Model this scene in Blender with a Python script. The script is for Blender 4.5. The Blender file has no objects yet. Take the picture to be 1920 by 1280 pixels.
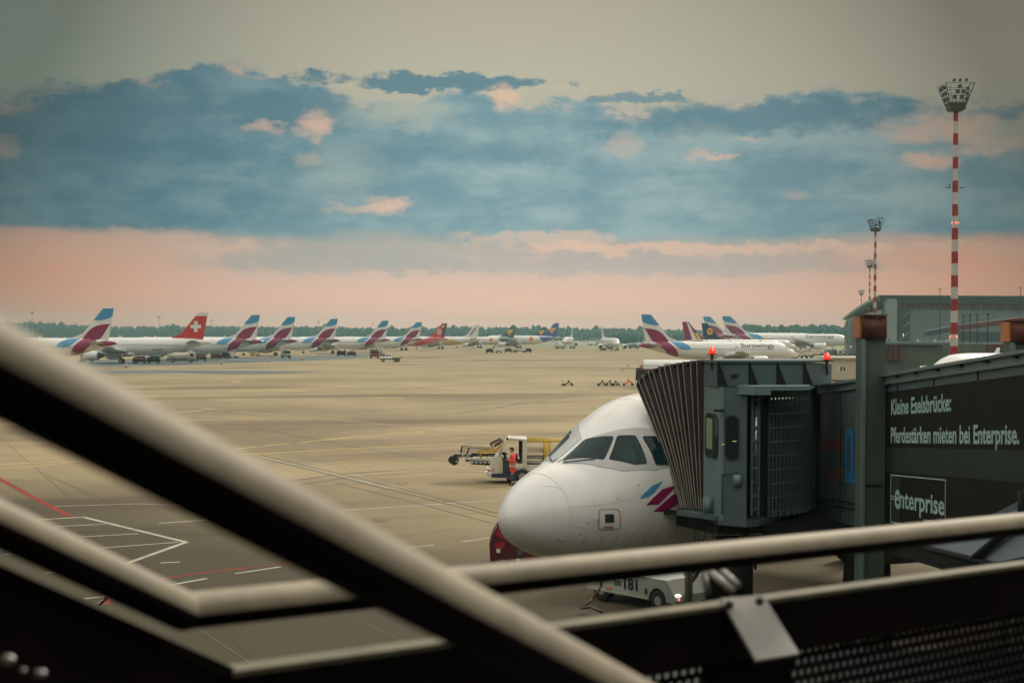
import bpy, bmesh, math, random
from mathutils import Vector, Matrix
from mathutils.noise import noise as pnoise
random.seed(7)
S = bpy.context.scene
COL = S.collection
R = math.radians
# ------------------------------------------------------------------ camera
F = 2667.0
CAMZ = 7.15
_pitch = -13 / F; _roll = R(.36)
fwd = Vector((0, math.cos(_pitch), math.sin(_pitch)))
_u0 = Vector((1, 0, 0)).cross(fwd)
right = Vector((1, 0, 0)) * math.cos(_roll) + _u0 * math.sin(_roll)
up = -Vector((1, 0, 0)) * math.sin(_roll) + _u0 * math.cos(_roll)
CP = Vector((0, 0, CAMZ))
cam_d = bpy.data.cameras.new('camera'); cam = bpy.data.objects.new('camera', cam_d); COL.objects.link(cam)
cam.matrix_world = Matrix.Translation(CP) @ Matrix((right, up, -fwd)).transposed().to_4x4()
cam_d.sensor_width = 36; cam_d.lens = 50; cam_d.clip_end = 9000; cam_d.clip_start = .1
cam_d.dof.use_dof = True; cam_d.dof.focus_distance = 55; cam_d.dof.aperture_fstop = 2.8
S.camera = cam

def P(px, py, D):
    "point seen at that place of the photograph at depth D"
    return CP + (fwd + right * ((px - 960) / F) - up * ((py - 640) / F)) * D
def G(px, py, z=0.0):
    d = fwd + right * ((px - 960) / F) - up * ((py - 640) / F)
    return CP + d * ((z - CAMZ) / d.z)
def PZ(px, D, z):
    "point on the column px at ground distance D and height z"
    return Vector(((px - 960) / F * D, D, z))

# ------------------------------------------------------------------ node helper
class E:
    t = None
    def __init__(s, v): s.v = v
    @staticmethod
    def m(op, *a, clamp=False):
        n = E.t.nodes.new('ShaderNodeMath'); n.operation = op; n.use_clamp = clamp
        for i, x in enumerate(a):
            if isinstance(x, E): E.t.links.new(x.v, n.inputs[i])
            else: n.inputs[i].default_value = x
        return E(n.outputs[0])
    def __add__(s, o): return E.m('ADD', s, o)
    __radd__ = __add__
    def __sub__(s, o): return E.m('SUBTRACT', s, o)
    def __rsub__(s, o): return E.m('SUBTRACT', o, s)
    def __mul__(s, o): return E.m('MULTIPLY', s, o)
    __rmul__ = __mul__
    def __truediv__(s, o): return E.m('DIVIDE', s, o)
    def clamp(s): return E.m('ADD', s, 0.0, clamp=True)
def sstep(x, a, b):
    n = E.t.nodes.new('ShaderNodeMapRange'); n.interpolation_type = 'SMOOTHSTEP'
    E.t.links.new(x.v, n.inputs[0])
    n.inputs[1].default_value = a; n.inputs[2].default_value = b
    n.inputs[3].default_value = 0; n.inputs[4].default_value = 1
    if a > b:
        n.inputs[1].default_value = b; n.inputs[2].default_value = a
        n.inputs[3].default_value = 1; n.inputs[4].default_value = 0
    return E(n.outputs[0])
def s2l(c):
    return tuple((x / 255 / 12.92) if x / 255 < .04045 else ((x / 255 + .055) / 1.055) ** 2.4 for x in c)
def mixc(f, a, b):
    n = E.t.nodes.new('ShaderNodeMix'); n.data_type = 'RGBA'; n.clamp_factor = True
    if isinstance(f, E): E.t.links.new(f.v, n.inputs[0])
    else: n.inputs[0].default_value = f
    for i, x in ((6, a), (7, b)):
        if isinstance(x, E): E.t.links.new(x.v, n.inputs[i])
        else: n.inputs[i].default_value = (*x, 1)
    return E(n.outputs[2])
def comb(x, y, z=0.0):
    n = E.t.nodes.new('ShaderNodeCombineXYZ')
    for i, q in enumerate((x, y, z)):
        if isinstance(q, E): E.t.links.new(q.v, n.inputs[i])
        else: n.inputs[i].default_value = q
    return E(n.outputs[0])
def noise_n(vec, scale, detail=4, rough=.55, dist=0.0):
    n = E.t.nodes.new('ShaderNodeTexNoise'); E.t.links.new(vec.v, n.inputs['Vector'])
    n.inputs['Scale'].default_value = scale; n.inputs['Detail'].default_value = detail
    n.inputs['Roughness'].default_value = rough; n.inputs['Distortion'].default_value = dist
    return E(n.outputs[0])
def ramp(x, stops):
    n = E.t.nodes.new('ShaderNodeValToRGB'); E.t.links.new(x.v, n.inputs[0])
    while len(n.color_ramp.elements) < len(stops): n.color_ramp.elements.new(.5)
    for el, (p, c) in zip(n.color_ramp.elements, stops): el.position = p; el.color = (*c, 1)
    return E(n.outputs[0])

# ------------------------------------------------------------------ world
def az(px): return math.atan((px - 960) / F)
def el(py, px=960): return (627 - py) / F * math.cos(az(px))
W = bpy.data.worlds.new('World'); S.world = W; W.use_nodes = True
E.t = W.node_tree; E.t.nodes.clear()
tc = E.t.nodes.new('ShaderNodeTexCoord'); sx = E.t.nodes.new('ShaderNodeSeparateXYZ')
E.t.links.new(tc.outputs['Generated'], sx.inputs[0])
X, Y, Z = (E(sx.outputs[i]) for i in range(3))
A = E.m('ARCTAN2', X, Y); EL = E.m('ARCSINE', Z)
cv = comb(A * 10.0, EL * 26.0)
n_big = noise_n(cv, 1.3, 6, .6)
n_fine = noise_n(comb(A * 22.0, EL * 40.0, 3.0), 2.6, 8, .64)
n_f2 = noise_n(comb(A * 22.0, EL * 40.0, 13.0), 2.6, 8, .64)
n_str = noise_n(comb(A * 5.0, EL * 46.0, 9.0), 1.2, 6, .58)
n_puff = noise_n(comb(A * 30.0, EL * 52.0, 5.0), 1.1, 8, .6)
base = ramp(EL / .26, [(0, s2l((248, 198, 172))), (.10, s2l((244, 196, 172))), (.16, s2l((224, 192, 174))),
    (.22, s2l((188, 178, 168))), (.28, s2l((168, 172, 166))), (.5, s2l((182, 184, 170))),
    (.66, s2l((196, 192, 170))), (.82, s2l((194, 188, 168))), (1, s2l((190, 184, 162)))])
base = mixc(sstep(A + EL * .5, -.02, -.30) * sstep(EL, .08, .2) * .8, base, s2l((160, 186, 172)))
base = mixc(sstep(A * A, .015, .11) * sstep(EL, .085, .05) * .9, base, s2l((255, 182, 146)))
# ragged upper edge of the cloud bank as a curve of azimuth
edge_pts = [(-200, 240), (0, 212), (60, 192), (130, 180), (170, 176), (230, 158), (300, 146), (330, 132), (400, 124), (480, 136), (545, 160), (620, 176), (700, 190),
    (780, 192), (860, 170), (950, 200), (1000, 198), (1090, 186), (1150, 203), (1250, 208), (1400, 190), (1550, 170), (1690, 182), (1740, 205),
    (1790, 258), (1850, 272), (1920, 270), (2100, 250)]
fc = E.t.nodes.new('ShaderNodeFloatCurve'); A0, A1 = az(-200), az(2100)
cu = fc.mapping.curves[0]
while len(cu.points) < len(edge_pts): cu.points.new(.5, .5)
for p, (x, y) in zip(cu.points, edge_pts): p.location = ((az(x) - A0) / (A1 - A0), el(y, x) / .25)
fc.mapping.update()
Aw = A + (n_fine - .5) * .034 + (n_big - .5) * .02; Ew = EL + (n_f2 - .5) * .020 + (n_big - .5) * .006
E.t.links.new(((Aw - A0) / (A1 - A0)).v, fc.inputs['Value'])
edge = E(fc.outputs[0]) * .25
d1 = edge - Ew
low = EL - .0675 + (n_str - .5) * .016 - (n_big - .5) * .012
M1 = sstep(d1, -.0018, .0035) * sstep(low, -.004, .006)
left = sstep(A, .02, -.30)
cdark = mixc(left, s2l((122, 157, 166)), s2l((88, 132, 148)))
clite = mixc(left, s2l((160, 184, 184)), s2l((124, 160, 168)))
cl = mixc(sstep(n_big * .62 + n_str * .30 + n_puff * .28, .48, .74), cdark, clite)
rim = sstep(d1, .011, .0) * sstep(n_puff + n_big * .5, .70, .92) * M1
sky = mixc(M1, base, cl)
sky = mixc(rim * .9, sky, s2l((232, 198, 172)))
def blob(sky, px, py, rx, ry, col, k=1.0, soft=1.7):
    a0, e0 = az(px), el(py, px)
    dx = (Aw - a0) / (rx / F); dy = (Ew - e0) / (ry / F)
    d = dx * dx + dy * dy + (n_puff - .5) * 4.2 + (n_fine - .5) * 2.0
    return mixc(sstep(d, 1 + soft, 1 - soft) * k, sky, s2l(col))
PE = (234, 196, 170); BL = (122, 152, 160); LT = (184, 190, 174); BD = (102, 140, 152)
for b in [
    (720, 215, 105, 26, LT, .9), (800, 160, 230, 17, BD, .95, .4), (1195, 188, 80, 12, BL, .9, .5), (1440, 222, 330, 30, BD, .75, .7),
    (1880, 212, 50, 9, BL, .9), (880, 285, 230, 30, BD, .35, .9), (110, 250, 200, 60, BD, .6, .8), (330, 215, 230, 45, BD, .5, .8), (500, 210, 190, 28, BD, .7, .6),
    (592, 244, 26, 20, PE, .85), (490, 246, 34, 9, PE, .6), (680, 393, 66, 10, PE, .55), (720, 386, 34, 12, PE, .8), (936, 190, 24, 18, PE, .85), (1335, 292, 40, 7, PE, .75),
    (1170, 272, 30, 18, PE, .35), (1760, 238, 84, 20, PE, .7), (1745, 298, 36, 12, PE, .85), (1850, 262, 60, 12, PE, .6), (8, 284, 26, 18, PE, .5),
    (580, 302, 18, 12, PE, .3), (1482, 362, 22, 10, PE, .3), (1408, 262, 24, 5, PE, .5), (640, 330, 60, 60, LT, .22, .9), (1300, 250, 60, 20, LT, .25, .9),
    (150, 466, 300, 30, PE, .5, .8), (430, 475, 90, 18, PE, .5, .6), (1370, 463, 420, 11, PE, .75, .8), (1010, 448, 140, 14, PE, .6, .8), (1890, 466, 40, 15, PE, .6), (1200, 498, 500, 16, (178, 174, 168), .5, .8),
    (640, 492, 240, 24, (174, 174, 168), .7, .8)]:
    sky = blob(sky, *b)
# the glow is strongest ahead and fades to both sides and upwards
fall = 1.0 - A * A * (4.2 + EL * 7.0) - EL * EL * 3.2
side = E.m('MAXIMUM', fall, .34)
top = sstep(EL, .25, .60)
boost = side * (1.0 - top) + top * 2.3
sky = mixc(top, sky, (.54, .50, .44))
bgn = E.t.nodes.new('ShaderNodeBackground'); wo = E.t.nodes.new('ShaderNodeOutputWorld')
E.t.links.new(sky.v, bgn.inputs[0]); E.t.links.new(boost.v, bgn.inputs[1]); E.t.links.new(bgn.outputs[0], wo.inputs[0])
# ------------------------------------------------------------------ sun (soft, through thin cloud)
sl = bpy.data.lights.new('sun', 'SUN'); sl.energy = 1.9; sl.angle = R(14); sl.color = (1, .90, .76)
so = bpy.data.objects.new('sun', sl); COL.objects.link(so)
sdir = Vector((math.sin(R(35)) * math.cos(R(38)), math.cos(R(35)) * math.cos(R(38)), math.sin(R(38))))
so.rotation_euler = sdir.to_track_quat('Z', 'Y').to_euler(); so.location = (0, 0, 80)
S.view_settings.view_transform = 'Standard'; S.view_settings.look = 'None'
S.view_settings.exposure = 0.0; S.view_settings.gamma = 1.0
S.cycles.max_bounces = 6; S.cycles.volume_bounces = 0; S.cycles.use_denoising = True
S.cycles.volume_step_rate = 4
S.cycles.sample_clamp_indirect = 4

# ------------------------------------------------------------------ materials
def mat(name, rgb, rough=.5, metal=0.0, var=.10, scale=2.5, bump=0.0, coat=0.0, emit=None, es=0.0, stain=None, spec=.5):
    m = bpy.data.materials.new(name); m.use_nodes = True; E.t = m.node_tree
    b = m.node_tree.nodes['Principled BSDF']
    t = E.t.nodes.new('ShaderNodeTexCoord'); v = E(t.outputs['Object'])
    b.inputs['Roughness'].default_value = rough; b.inputs['Metallic'].default_value = metal
    b.inputs['Coat Weight'].default_value = coat
    b.inputs['Specular IOR Level'].default_value = spec
    n = noise_n(v, scale, 6, .6)
    lo = tuple(c * (1 - var) for c in rgb); hi = tuple(min(1, c * (1 + var)) for c in rgb)
    c = mixc(sstep(n, .3, .7), lo, hi)
    if stain:
        n2 = noise_n(v, scale * .35, 8, .7)
        c = mixc(sstep(n2, .52, .72) * .6, c, stain)
    E.t.links.new(c.v, b.inputs['Base Color'])
    r = mixc(n, (rough * .85,) * 3, (min(1, rough * 1.15),) * 3); E.t.links.new(r.v, b.inputs['Roughness'])
    if bump:
        bn = E.t.nodes.new('ShaderNodeBump'); bn.inputs['Strength'].default_value = bump; bn.inputs['Distance'].default_value = .02
        n3 = noise_n(v, scale * 12, 3, .5); E.t.links.new(n3.v, bn.inputs['Height']); E.t.links.new(bn.outputs[0], b.inputs['Normal'])
    if emit:
        b.inputs['Emission Color'].default_value = (*emit, 1); b.inputs['Emission Strength'].default_value = es
    return m
M = {}
def dm(k, *a, **kw): M[k] = mat(k, *a, **kw)
dm('white_paint', (.74, .75, .72), .32, var=.03, scale=.6, coat=.25)
dm('panel_grey', (.45, .47, .47), .4, var=.05)
dm('wing_grey', (.46, .48, .48), .4, var=.06, scale=.8)
dm('burgundy', (.25, .005, .075), .35, var=.08)
dm('eblue', (.055, .27, .50), .35, var=.08)
dm('red', (.55, .02, .02), .4, var=.05)
dm('dark_red', (.075, .006, .010), .5, var=.15)
dm('navy', (.015, .03, .09), .35)
dm('dkteal', (.02, .09, .10), .4)
dm('blue', (.03, .10, .38), .35)
dm('amber', (.85, .36, .02), .4)
dm('yellow', (.62, .42, .05), .45, var=.12)
dm('gold', (.80, .55, .06), .4)
dm('orange', (.75, .16, .03), .4)
dm('black', (.012, .012, .013), .5)
dm('rubber', (.018, .018, .018), .8, var=.2)
dm('window_tint', (.30, .31, .32), .3)
dm('ink', (.02, .02, .03), .5)
dm('steel', (.42, .42, .40), .35, metal=.9)
dm('hub', (.35, .35, .34), .45, metal=.4)
dm('dark_steel', (.05, .05, .05), .5, metal=.3, var=.2)
dm('red_line', (.50, .06, .03), .5)
dm('silver', (.55, .55, .53), .3, metal=.6)
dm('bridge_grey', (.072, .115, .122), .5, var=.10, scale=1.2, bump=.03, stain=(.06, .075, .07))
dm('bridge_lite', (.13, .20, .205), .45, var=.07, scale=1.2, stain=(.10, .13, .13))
dm('bridge_dark', (.014, .016, .015), .7, var=.15, spec=.2)
dm('ad_dark', (.009, .009, .007), .6, var=.15, spec=.15)
dm('ad_green', (.005, .018, .009), .6, var=.12)
dm('ad_text', (.36, .54, .49), .5)
dm('canopy', (.035, .024, .022), .75, var=.3, scale=3)
dm('canopy_edge', (.26, .25, .21), .6, var=.2)
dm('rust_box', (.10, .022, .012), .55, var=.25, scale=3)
dm('rust_lit_side', (.42, .13, .04), .5, var=.15)  # left face of the box heads, its lit tone put into the colour
dm('pillar', (.062, .088, .066), .55, var=.10, scale=1.4, stain=(.05, .065, .045))
dm('mast_red', (.26, .012, .016), .5)
dm('mast_white', (.42, .43, .42), .5)
dm('floodlight', (.03, .035, .035), .5)
dm('hangar', (.12, .175, .19), .55, var=.08, scale=.2)
dm('hangar_lite', (.22, .28, .29), .55, var=.06, scale=.2)
dm('hangar_roof', (.03, .065, .08), .5, scale=.2)
dm('hangar_red', (.09, .03, .03), .5)
dm('hedge_green', (.07, .10, .08), .7, var=.2, scale=.5)
dm('hivis', (.90, .07, .05), .6, var=.06, scale=6)
dm('reflect', (.60, .62, .58), .4)
dm('trousers', (.03, .035, .05), .7)
dm('skin', (.42, .24, .17), .55)
dm('hair', (.03, .018, .012), .7)
dm('cream', (.62, .60, .52), .45, var=.08, scale=1.5, stain=(.40, .37, .30))
dm('beige', (.52, .47, .36), .6, var=.08)
dm('teal_panel', (.10, .17, .15), .5)
dm('tug_white', (.36, .40, .36), .45, var=.12, scale=1.5, stain=(.28, .28, .24))
dm('rail_lit', (.37, .325, .235), .6, var=.18, scale=7, stain=(.24, .19, .12))  # upper half of the handrails, the light on it painted in
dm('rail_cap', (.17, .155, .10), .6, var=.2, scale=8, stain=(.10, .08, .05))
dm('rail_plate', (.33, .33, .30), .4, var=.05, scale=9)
dm('rail_dark', (.007, .0035, .003), .8, var=.3, spec=.12)  # shaded undersides of the handrails painted in, also posts and dark panels
dm('wood_brown', (.10, .05, .03), .6)
dm('sign_blue', (.03, .20, .48), .5)  # flat blue of the airport logo
dm('mark_white', (.36, .35, .29), .7, var=.2, scale=1.1, stain=(.17, .16, .11), spec=.2)
dm('mark_pink', (.46, .30, .24), .7, var=.12, scale=.8)
dm('mark_yellow', (.60, .46, .12), .7, var=.15, scale=.8, stain=(.42, .34, .18))
dm('mark_red', (.20, .028, .018), .7, var=.25, scale=1.1, stain=(.13, .06, .035), spec=.2)
dm('joint', (.08, .075, .055), .8, var=.3, scale=.5)
dm('tyre', (.15, .12, .075), .8, var=.5, scale=.35, stain=(.27, .22, .13))
dm('groove_pale', (.25, .25, .20), .7, var=.2, scale=.5)
dm('bark', (.06, .045, .035), .9)
dm('foliage', (.004, .070, .060), .8, var=.45, scale=.12)
dm('building', (.06, .06, .055), .7, var=.1, scale=.3)
dm('lampred', (.4, .01, .01), .3, emit=(1, .03, .02), es=1.1)
dm('lamphot', (.9, .3, .25), .3, emit=(1, .16, .12), es=1.5)
dm('slotlight', (.8, .8, .7), .5, emit=(1, .92, .66), es=.8)
dm('controllight', (.6, .6, .2), .5, emit=(.9, .8, .2), es=.35)
dm('greenlight', (.1, .15, .08), .5, emit=(.25, .42, .18), es=.12)
dm('headlight', (.8, .8, .75), .2, emit=(1, .95, .8), es=.8)
dm('sign_orange', (.50, .07, .02), .5)
dm('shade_teal', (.009, .017, .015), .6, var=.3, scale=.6)
dm('stair_pale', (.26, .33, .38), .5, var=.06)
dm('cart_red', (.28, .01, .02), .5)
dm('skin_white', (.74, .75, .72), .30, var=.06, scale=.9, coat=.3, stain=(.60, .59, .53))
dm('grime', (.40, .38, .32), .6, var=.3, scale=3)
dm('seat_blue', (.45, .70, .78), .6)
dm('tail_yellow', (.60, .42, .10), .4, var=.25, scale=2.2)

def glass(name, tint=(.02, .05, .055), rough=.06, alpha=.35):
    m = bpy.data.materials.new(name); m.use_nodes = True; nt = m.node_tree; b = nt.nodes['Principled BSDF']
    b.inputs['Base Color'].default_value = (*tint, 1); b.inputs['Roughness'].default_value = rough
    b.inputs['Specular IOR Level'].default_value = .4
    tr = nt.nodes.new('ShaderNodeBsdfTransparent'); tr.inputs[0].default_value = (.34, .58, .58, 1)
    mx = nt.nodes.new('ShaderNodeMixShader'); mx.inputs[0].default_value = 1 - alpha
    nt.links.new(tr.outputs[0], mx.inputs[1]); nt.links.new(b.outputs[0], mx.inputs[2])
    nt.links.new(mx.outputs[0], nt.nodes['Material Output'].inputs[0]); M[name] = m
glass('glass', (.004, .035, .038), .04, .38); glass('glass_dark', (.012, .02, .022), .08, .05)

# perforated sheet: round holes through a dark sheet, laid out in the sheet's own coordinates
m = bpy.data.materials.new('perforated'); m.use_nodes = True; E.t = m.node_tree
b = E.t.nodes['Principled BSDF']; b.inputs['Base Color'].default_value = (.006, .004, .004, 1); b.inputs['Roughness'].default_value = .8; b.inputs['Specular IOR Level'].default_value = .12
t = E.t.nodes.new('ShaderNodeTexCoord'); sp = E.t.nodes.new('ShaderNodeSeparateXYZ'); E.t.links.new(t.outputs['Object'], sp.inputs[0])
hx = E(sp.outputs[0]) / .036; hz = E(sp.outputs[2]) / .036
row = E.m('FLOOR', hz); fx = E.m('FRACT', hx + row * .5) - .5; fz = E.m('FRACT', hz) - .5
hole = E.m('LESS_THAN', fx * fx + fz * fz, .085)
tr = E.t.nodes.new('ShaderNodeBsdfTransparent'); mx = E.t.nodes.new('ShaderNodeMixShader')
E.t.links.new(hole.v, mx.inputs[0]); E.t.links.new(b.outputs[0], mx.inputs[1]); E.t.links.new(tr.outputs[0], mx.inputs[2])
E.t.links.new(mx.outputs[0], E.t.nodes['Material Output'].inputs[0]); M['perforated'] = m

# ------------------------------------------------------------------ mesh builder
class MB:
    def __init__(s): s.v = []; s.f = []; s.mi = []; s.mats = []; s.sm = []
    def mid(s, k):
        if k not in s.mats: s.mats.append(k)
        return s.mats.index(k)
    def add(s, vs, fs, k='white_paint', smooth=False):
        o = len(s.v); s.v += [Vector(q) for q in vs]; i = s.mid(k)
        for f in fs: s.f.append(tuple(o + q for q in f)); s.mi.append(i); s.sm.append(smooth)
    def box(s, c, d, k='white_paint', rz=0, taper=(1, 1), rot=None, bev=0.0):
        hx, hy, hz = d[0] / 2, d[1] / 2, d[2] / 2; vs = []
        for z in (-1, 1):
            tx, ty = taper if z > 0 else (1, 1)
            for x, y in ((-1, -1), (1, -1), (1, 1), (-1, 1)): vs.append(Vector((x * hx * tx, y * hy * ty, z * hz)))
        fs = [(0, 3, 2, 1), (4, 5, 6, 7), (0, 1, 5, 4), (1, 2, 6, 5), (2, 3, 7, 6), (3, 0, 4, 7)]
        if bev:
            bm = bmesh.new(); bv = [bm.verts.new(v) for v in vs]
            for f in fs: bm.faces.new([bv[i] for i in f])
            bmesh.ops.bevel(bm, geom=bm.edges[:], offset=bev, segments=2, affect='EDGES')
            bm.verts.index_update(); vs = [v.co.copy() for v in bm.verts]; fs = [tuple(v.index for v in f.verts) for f in bm.faces]; bm.free()
        m = rot.to_4x4() if rot else Matrix.Rotation(rz, 4, 'Z')
        s.add([m @ v + Vector(c) for v in vs], fs, k, bool(bev))
    def tube(s, a, b, r, k='steel', r2=None, n=10, caps=True):
        a, b = Vector(a), Vector(b); r2 = r if r2 is None else r2
        d = (b - a).normalized(); q = d.to_track_quat('Z', 'Y'); vs = []
        for p, rr in ((a, r), (b, r2)):
            for i in range(n):
                t = 2 * math.pi * i / n; vs.append(p + q @ Vector((math.cos(t) * rr, math.sin(t) * rr, 0)))
        fs = [(i, (i + 1) % n, n + (i + 1) % n, n + i) for i in range(n)]
        s.add(vs, fs, k, True)
        if caps: s.add(vs[:n], [tuple(range(n))[::-1]], k); s.add(vs[n:], [tuple(range(n))], k)
    def path(s, pts, r, k='steel', n=10):
        for a, b in zip(pts, pts[1:]): s.tube(a, b, r, k, n=n)
        for p in pts[1:-1]: s.sph(p, (r, r, r), k, 8, 6)
    def sph(s, c, r, k='steel', n=12, m=8):
        vs = []; fs = []
        for j in range(m + 1):
            p = math.pi * j / m
            for i in range(n):
                t = 2 * math.pi * i / n
                vs.append(Vector((c[0] + r[0] * math.sin(p) * math.cos(t), c[1] + r[1] * math.sin(p) * math.sin(t), c[2] + r[2] * math.cos(p))))
        for j in range(m):
            for i in range(n): fs.append((j * n + i, (j + 1) * n + i, (j + 1) * n + (i + 1) % n, j * n + (i + 1) % n))
        s.add(vs, fs, k, True)
    def loft(s, rings, k='white_paint', cap=True, smooth=True, closed=True):
        n = len(rings[0]); vs = [v for r in rings for v in r]; fs = []
        for j in range(len(rings) - 1):
            for i in range(n if closed else n - 1):
                fs.append((j * n + i, j * n + (i + 1) % n, (j + 1) * n + (i + 1) % n, (j + 1) * n + i))
        s.add(vs, fs, k, smooth)
        if cap: s.add(rings[0], [tuple(range(n))[::-1]], k); s.add(rings[-1], [tuple(range(n))], k)
    def prism(s, poly, axis, a, b, k='white_paint'):
        "extrude a 2-D polygon along an axis: axis y -> poly in (x,z); axis z -> poly in (x,y); axis x -> poly in (y,z)"
        def pt(p, t): return {'y': (p[0], t, p[1]), 'z': (p[0], p[1], t), 'x': (t, p[0], p[1])}[axis]
        n = len(poly); vs = [pt(p, a) for p in poly] + [pt(p, b) for p in poly]
        s.add(vs, [tuple(range(n))[::-1], tuple(range(n, 2 * n))] + [(i, (i + 1) % n, n + (i + 1) % n, n + i) for i in range(n)], k)
    def build(s, name, parent=None, merge=True, tf=None):
        me = bpy.data.meshes.new(name)
        me.from_pydata([tf @ v for v in s.v] if tf else s.v, [], s.f)
        for k in s.mats: me.materials.append(M[k])
        me.polygons.foreach_set('material_index', s.mi); me.polygons.foreach_set('use_smooth', s.sm)
        bm = bmesh.new(); bm.from_mesh(me)
        if merge: bmesh.ops.remove_doubles(bm, verts=bm.verts, dist=.0004)
        bmesh.ops.recalc_face_normals(bm, faces=bm.faces); bm.to_mesh(me); bm.free()
        o = bpy.data.objects.new(name, me); COL.objects.link(o)
        if parent: o.parent = parent
        return o
def tag(o, label=None, cat=None, group=None, kind=None):
    if label: o['label'] = label
    if cat: o['category'] = cat
    if group: o['group'] = group
    if kind: o['kind'] = kind
    return o
def thing(name, label, cat, loc=(0, 0, 0), rz=0, group=None, scale=1):
    o = bpy.data.objects.new(name, None); COL.objects.link(o); o.location = loc; o.rotation_euler = (0, 0, rz); o.scale = (scale,) * 3
    return tag(o, label, cat, group)
def kids(o): return [c for c in bpy.data.objects if c.parent == o]
def copy_tree(o, parent=None):
    ch = kids(o); c = o.copy(); COL.objects.link(c)
    if parent: c.parent = parent
    for k in ch: copy_tree(k, c)
    return c
def dup(o, label, loc, rz, group=None, scale=1):
    c = copy_tree(o); c.location = loc; c.rotation_euler = (0, 0, rz); c.scale = (scale,) * 3; c['label'] = label
    if group: c['group'] = group
    return c
_txt = {}
def text2d(string, size=1.0, shear=0.0, bold=0.0):
    "filled lettering as 2-D verts and triangles"
    key = (string, bold)
    if key not in _txt:
        cu = bpy.data.curves.new('lettering', 'FONT'); cu.body = string; cu.size = 1; cu.offset = bold; cu.resolution_u = 3; cu.fill_mode = 'FRONT'
        ob = bpy.data.objects.new('lettering', cu); COL.objects.link(ob); dg = bpy.context.evaluated_depsgraph_get(); dg.update()
        me = ob.evaluated_get(dg).to_mesh(); me.calc_loop_triangles()
        vs = [(v.co.x, v.co.y) for v in me.vertices]; fs = [tuple(t.vertices) for t in me.loop_triangles]
        ob.evaluated_get(dg).to_mesh_clear(); bpy.data.objects.remove(ob); bpy.data.curves.remove(cu)
        _txt[key] = (vs, fs)
    vs, fs = _txt[key]
    return [(x * size + shear * y * size, y * size) for x, y in vs], fs
def text_w(string, bold=0.0):
    vs, _ = text2d(string, 1, 0, bold); return min(v[0] for v in vs), max(v[0] for v in vs)
def put_text(mb, string, org, ux, uz, width, height, k, bold=0.0):
    "lettering stretched into a width x height box on the plane org + ux*x + uz*y (height = that of a capital)"
    vs, fs = text2d(string, 1, 0, bold); x0, x1 = min(v[0] for v in vs), max(v[0] for v in vs)
    sx_, sz_ = width / (x1 - x0), height / .72
    mb.add([Vector(org) + Vector(ux) * ((x - x0) * sx_) + Vector(uz) * (y * sz_) for x, y in vs], fs, k)

# ------------------------------------------------------------------ airliner
def pch(T):
    xs = [math.sqrt(t[0]) for t in T]; ys = [t[1] for t in T]; n = len(xs)
    d = [(ys[i + 1] - ys[i]) / (xs[i + 1] - xs[i]) for i in range(n - 1)]
    m = [d[0]] + [0 if d[i - 1] * d[i] <= 0 else 2 * d[i - 1] * d[i] / (d[i - 1] + d[i]) for i in range(1, n - 1)] + [d[-1]]
    def f(x):
        q = math.sqrt(max(0, x)); i = 0
        if q >= xs[-1]: return ys[-1]
        while q > xs[i + 1]: i += 1
        h = xs[i + 1] - xs[i]; t = (q - xs[i]) / h
        return ((2 * t**3 - 3 * t * t + 1) * ys[i] + (t**3 - 2 * t * t + t) * h * m[i] + (-2 * t**3 + 3 * t * t) * ys[i + 1] + (t**3 - t * t) * h * m[i + 1])
    return f
ZT = pch([(0, -.62), (.08, -.376), (.25, -.159), (.5, .062), (.9, .293), (1.3, .464), (1.6, .564), (2.0, .792), (2.4, 1.045), (2.8, 1.338),
    (3.3, 1.65), (4, 1.93), (5, 2.04), (6.2, 2.07), (26, 2.07), (30, 2.05), (33, 1.95), (36, 1.65), (37.57, 1.32)])
ZB = pch([(0, -.62), (.08, -.88), (.25, -1.08), (.5, -1.25), (.9, -1.43), (1.3, -1.56), (2, -1.73), (3, -1.89), (4, -1.99), (5, -2.05), (6.2, -2.07),
    (23, -2.07), (25.5, -1.92), (28, -1.5), (31, -.75), (34, .08), (36.4, .68), (37.57, .98)])
WW = pch([(0, 0), (.08, .278), (.25, .491), (.5, .715), (.9, .961), (1.3, 1.155), (2, 1.417), (3, 1.739), (4, 1.95), (5, 1.98), (6.2, 1.975), (23, 1.975),
    (26, 1.93), (29, 1.7), (32, 1.25), (35, .72), (37.57, .17)])
CH = 3.83   # height of the fuselage centre line
def fus(x, phi, off=0.0):
    zt, zb, w = ZT(x), ZB(x), WW(x)
    return Vector((x, (w + off) * math.sin(phi), (zt + zb) / 2 + ((zt - zb) / 2 + off) * math.cos(phi) + CH))
def fus_xz(x, z, side, off):
    "point of the skin at length x and height z (relative to the centre line), side -1 = port"
    zt, zb, w = ZT(x), ZB(x), WW(x); h = (zt - zb) / 2; q = max(-1, min(1, (z - (zt + zb) / 2) / h))
    p = math.acos(q); v = fus(x, p, off); v.y *= side; return v
FIN = [(29.4, 1.9), (34.5, 7.93), (36.75, 7.93), (35.7, 1.5)]
def fin_y(x, z):
    t = (z - 1.9) / 6.03; le = 29.4 + 5.1 * t; te = 35.7 + 1.05 * t; u = (x - le) / (te - le)
    th = .17 * (1 - .5 * t); return max(.0, th * (u / .3 if u < .3 else (1 - u) / .7))
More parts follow.
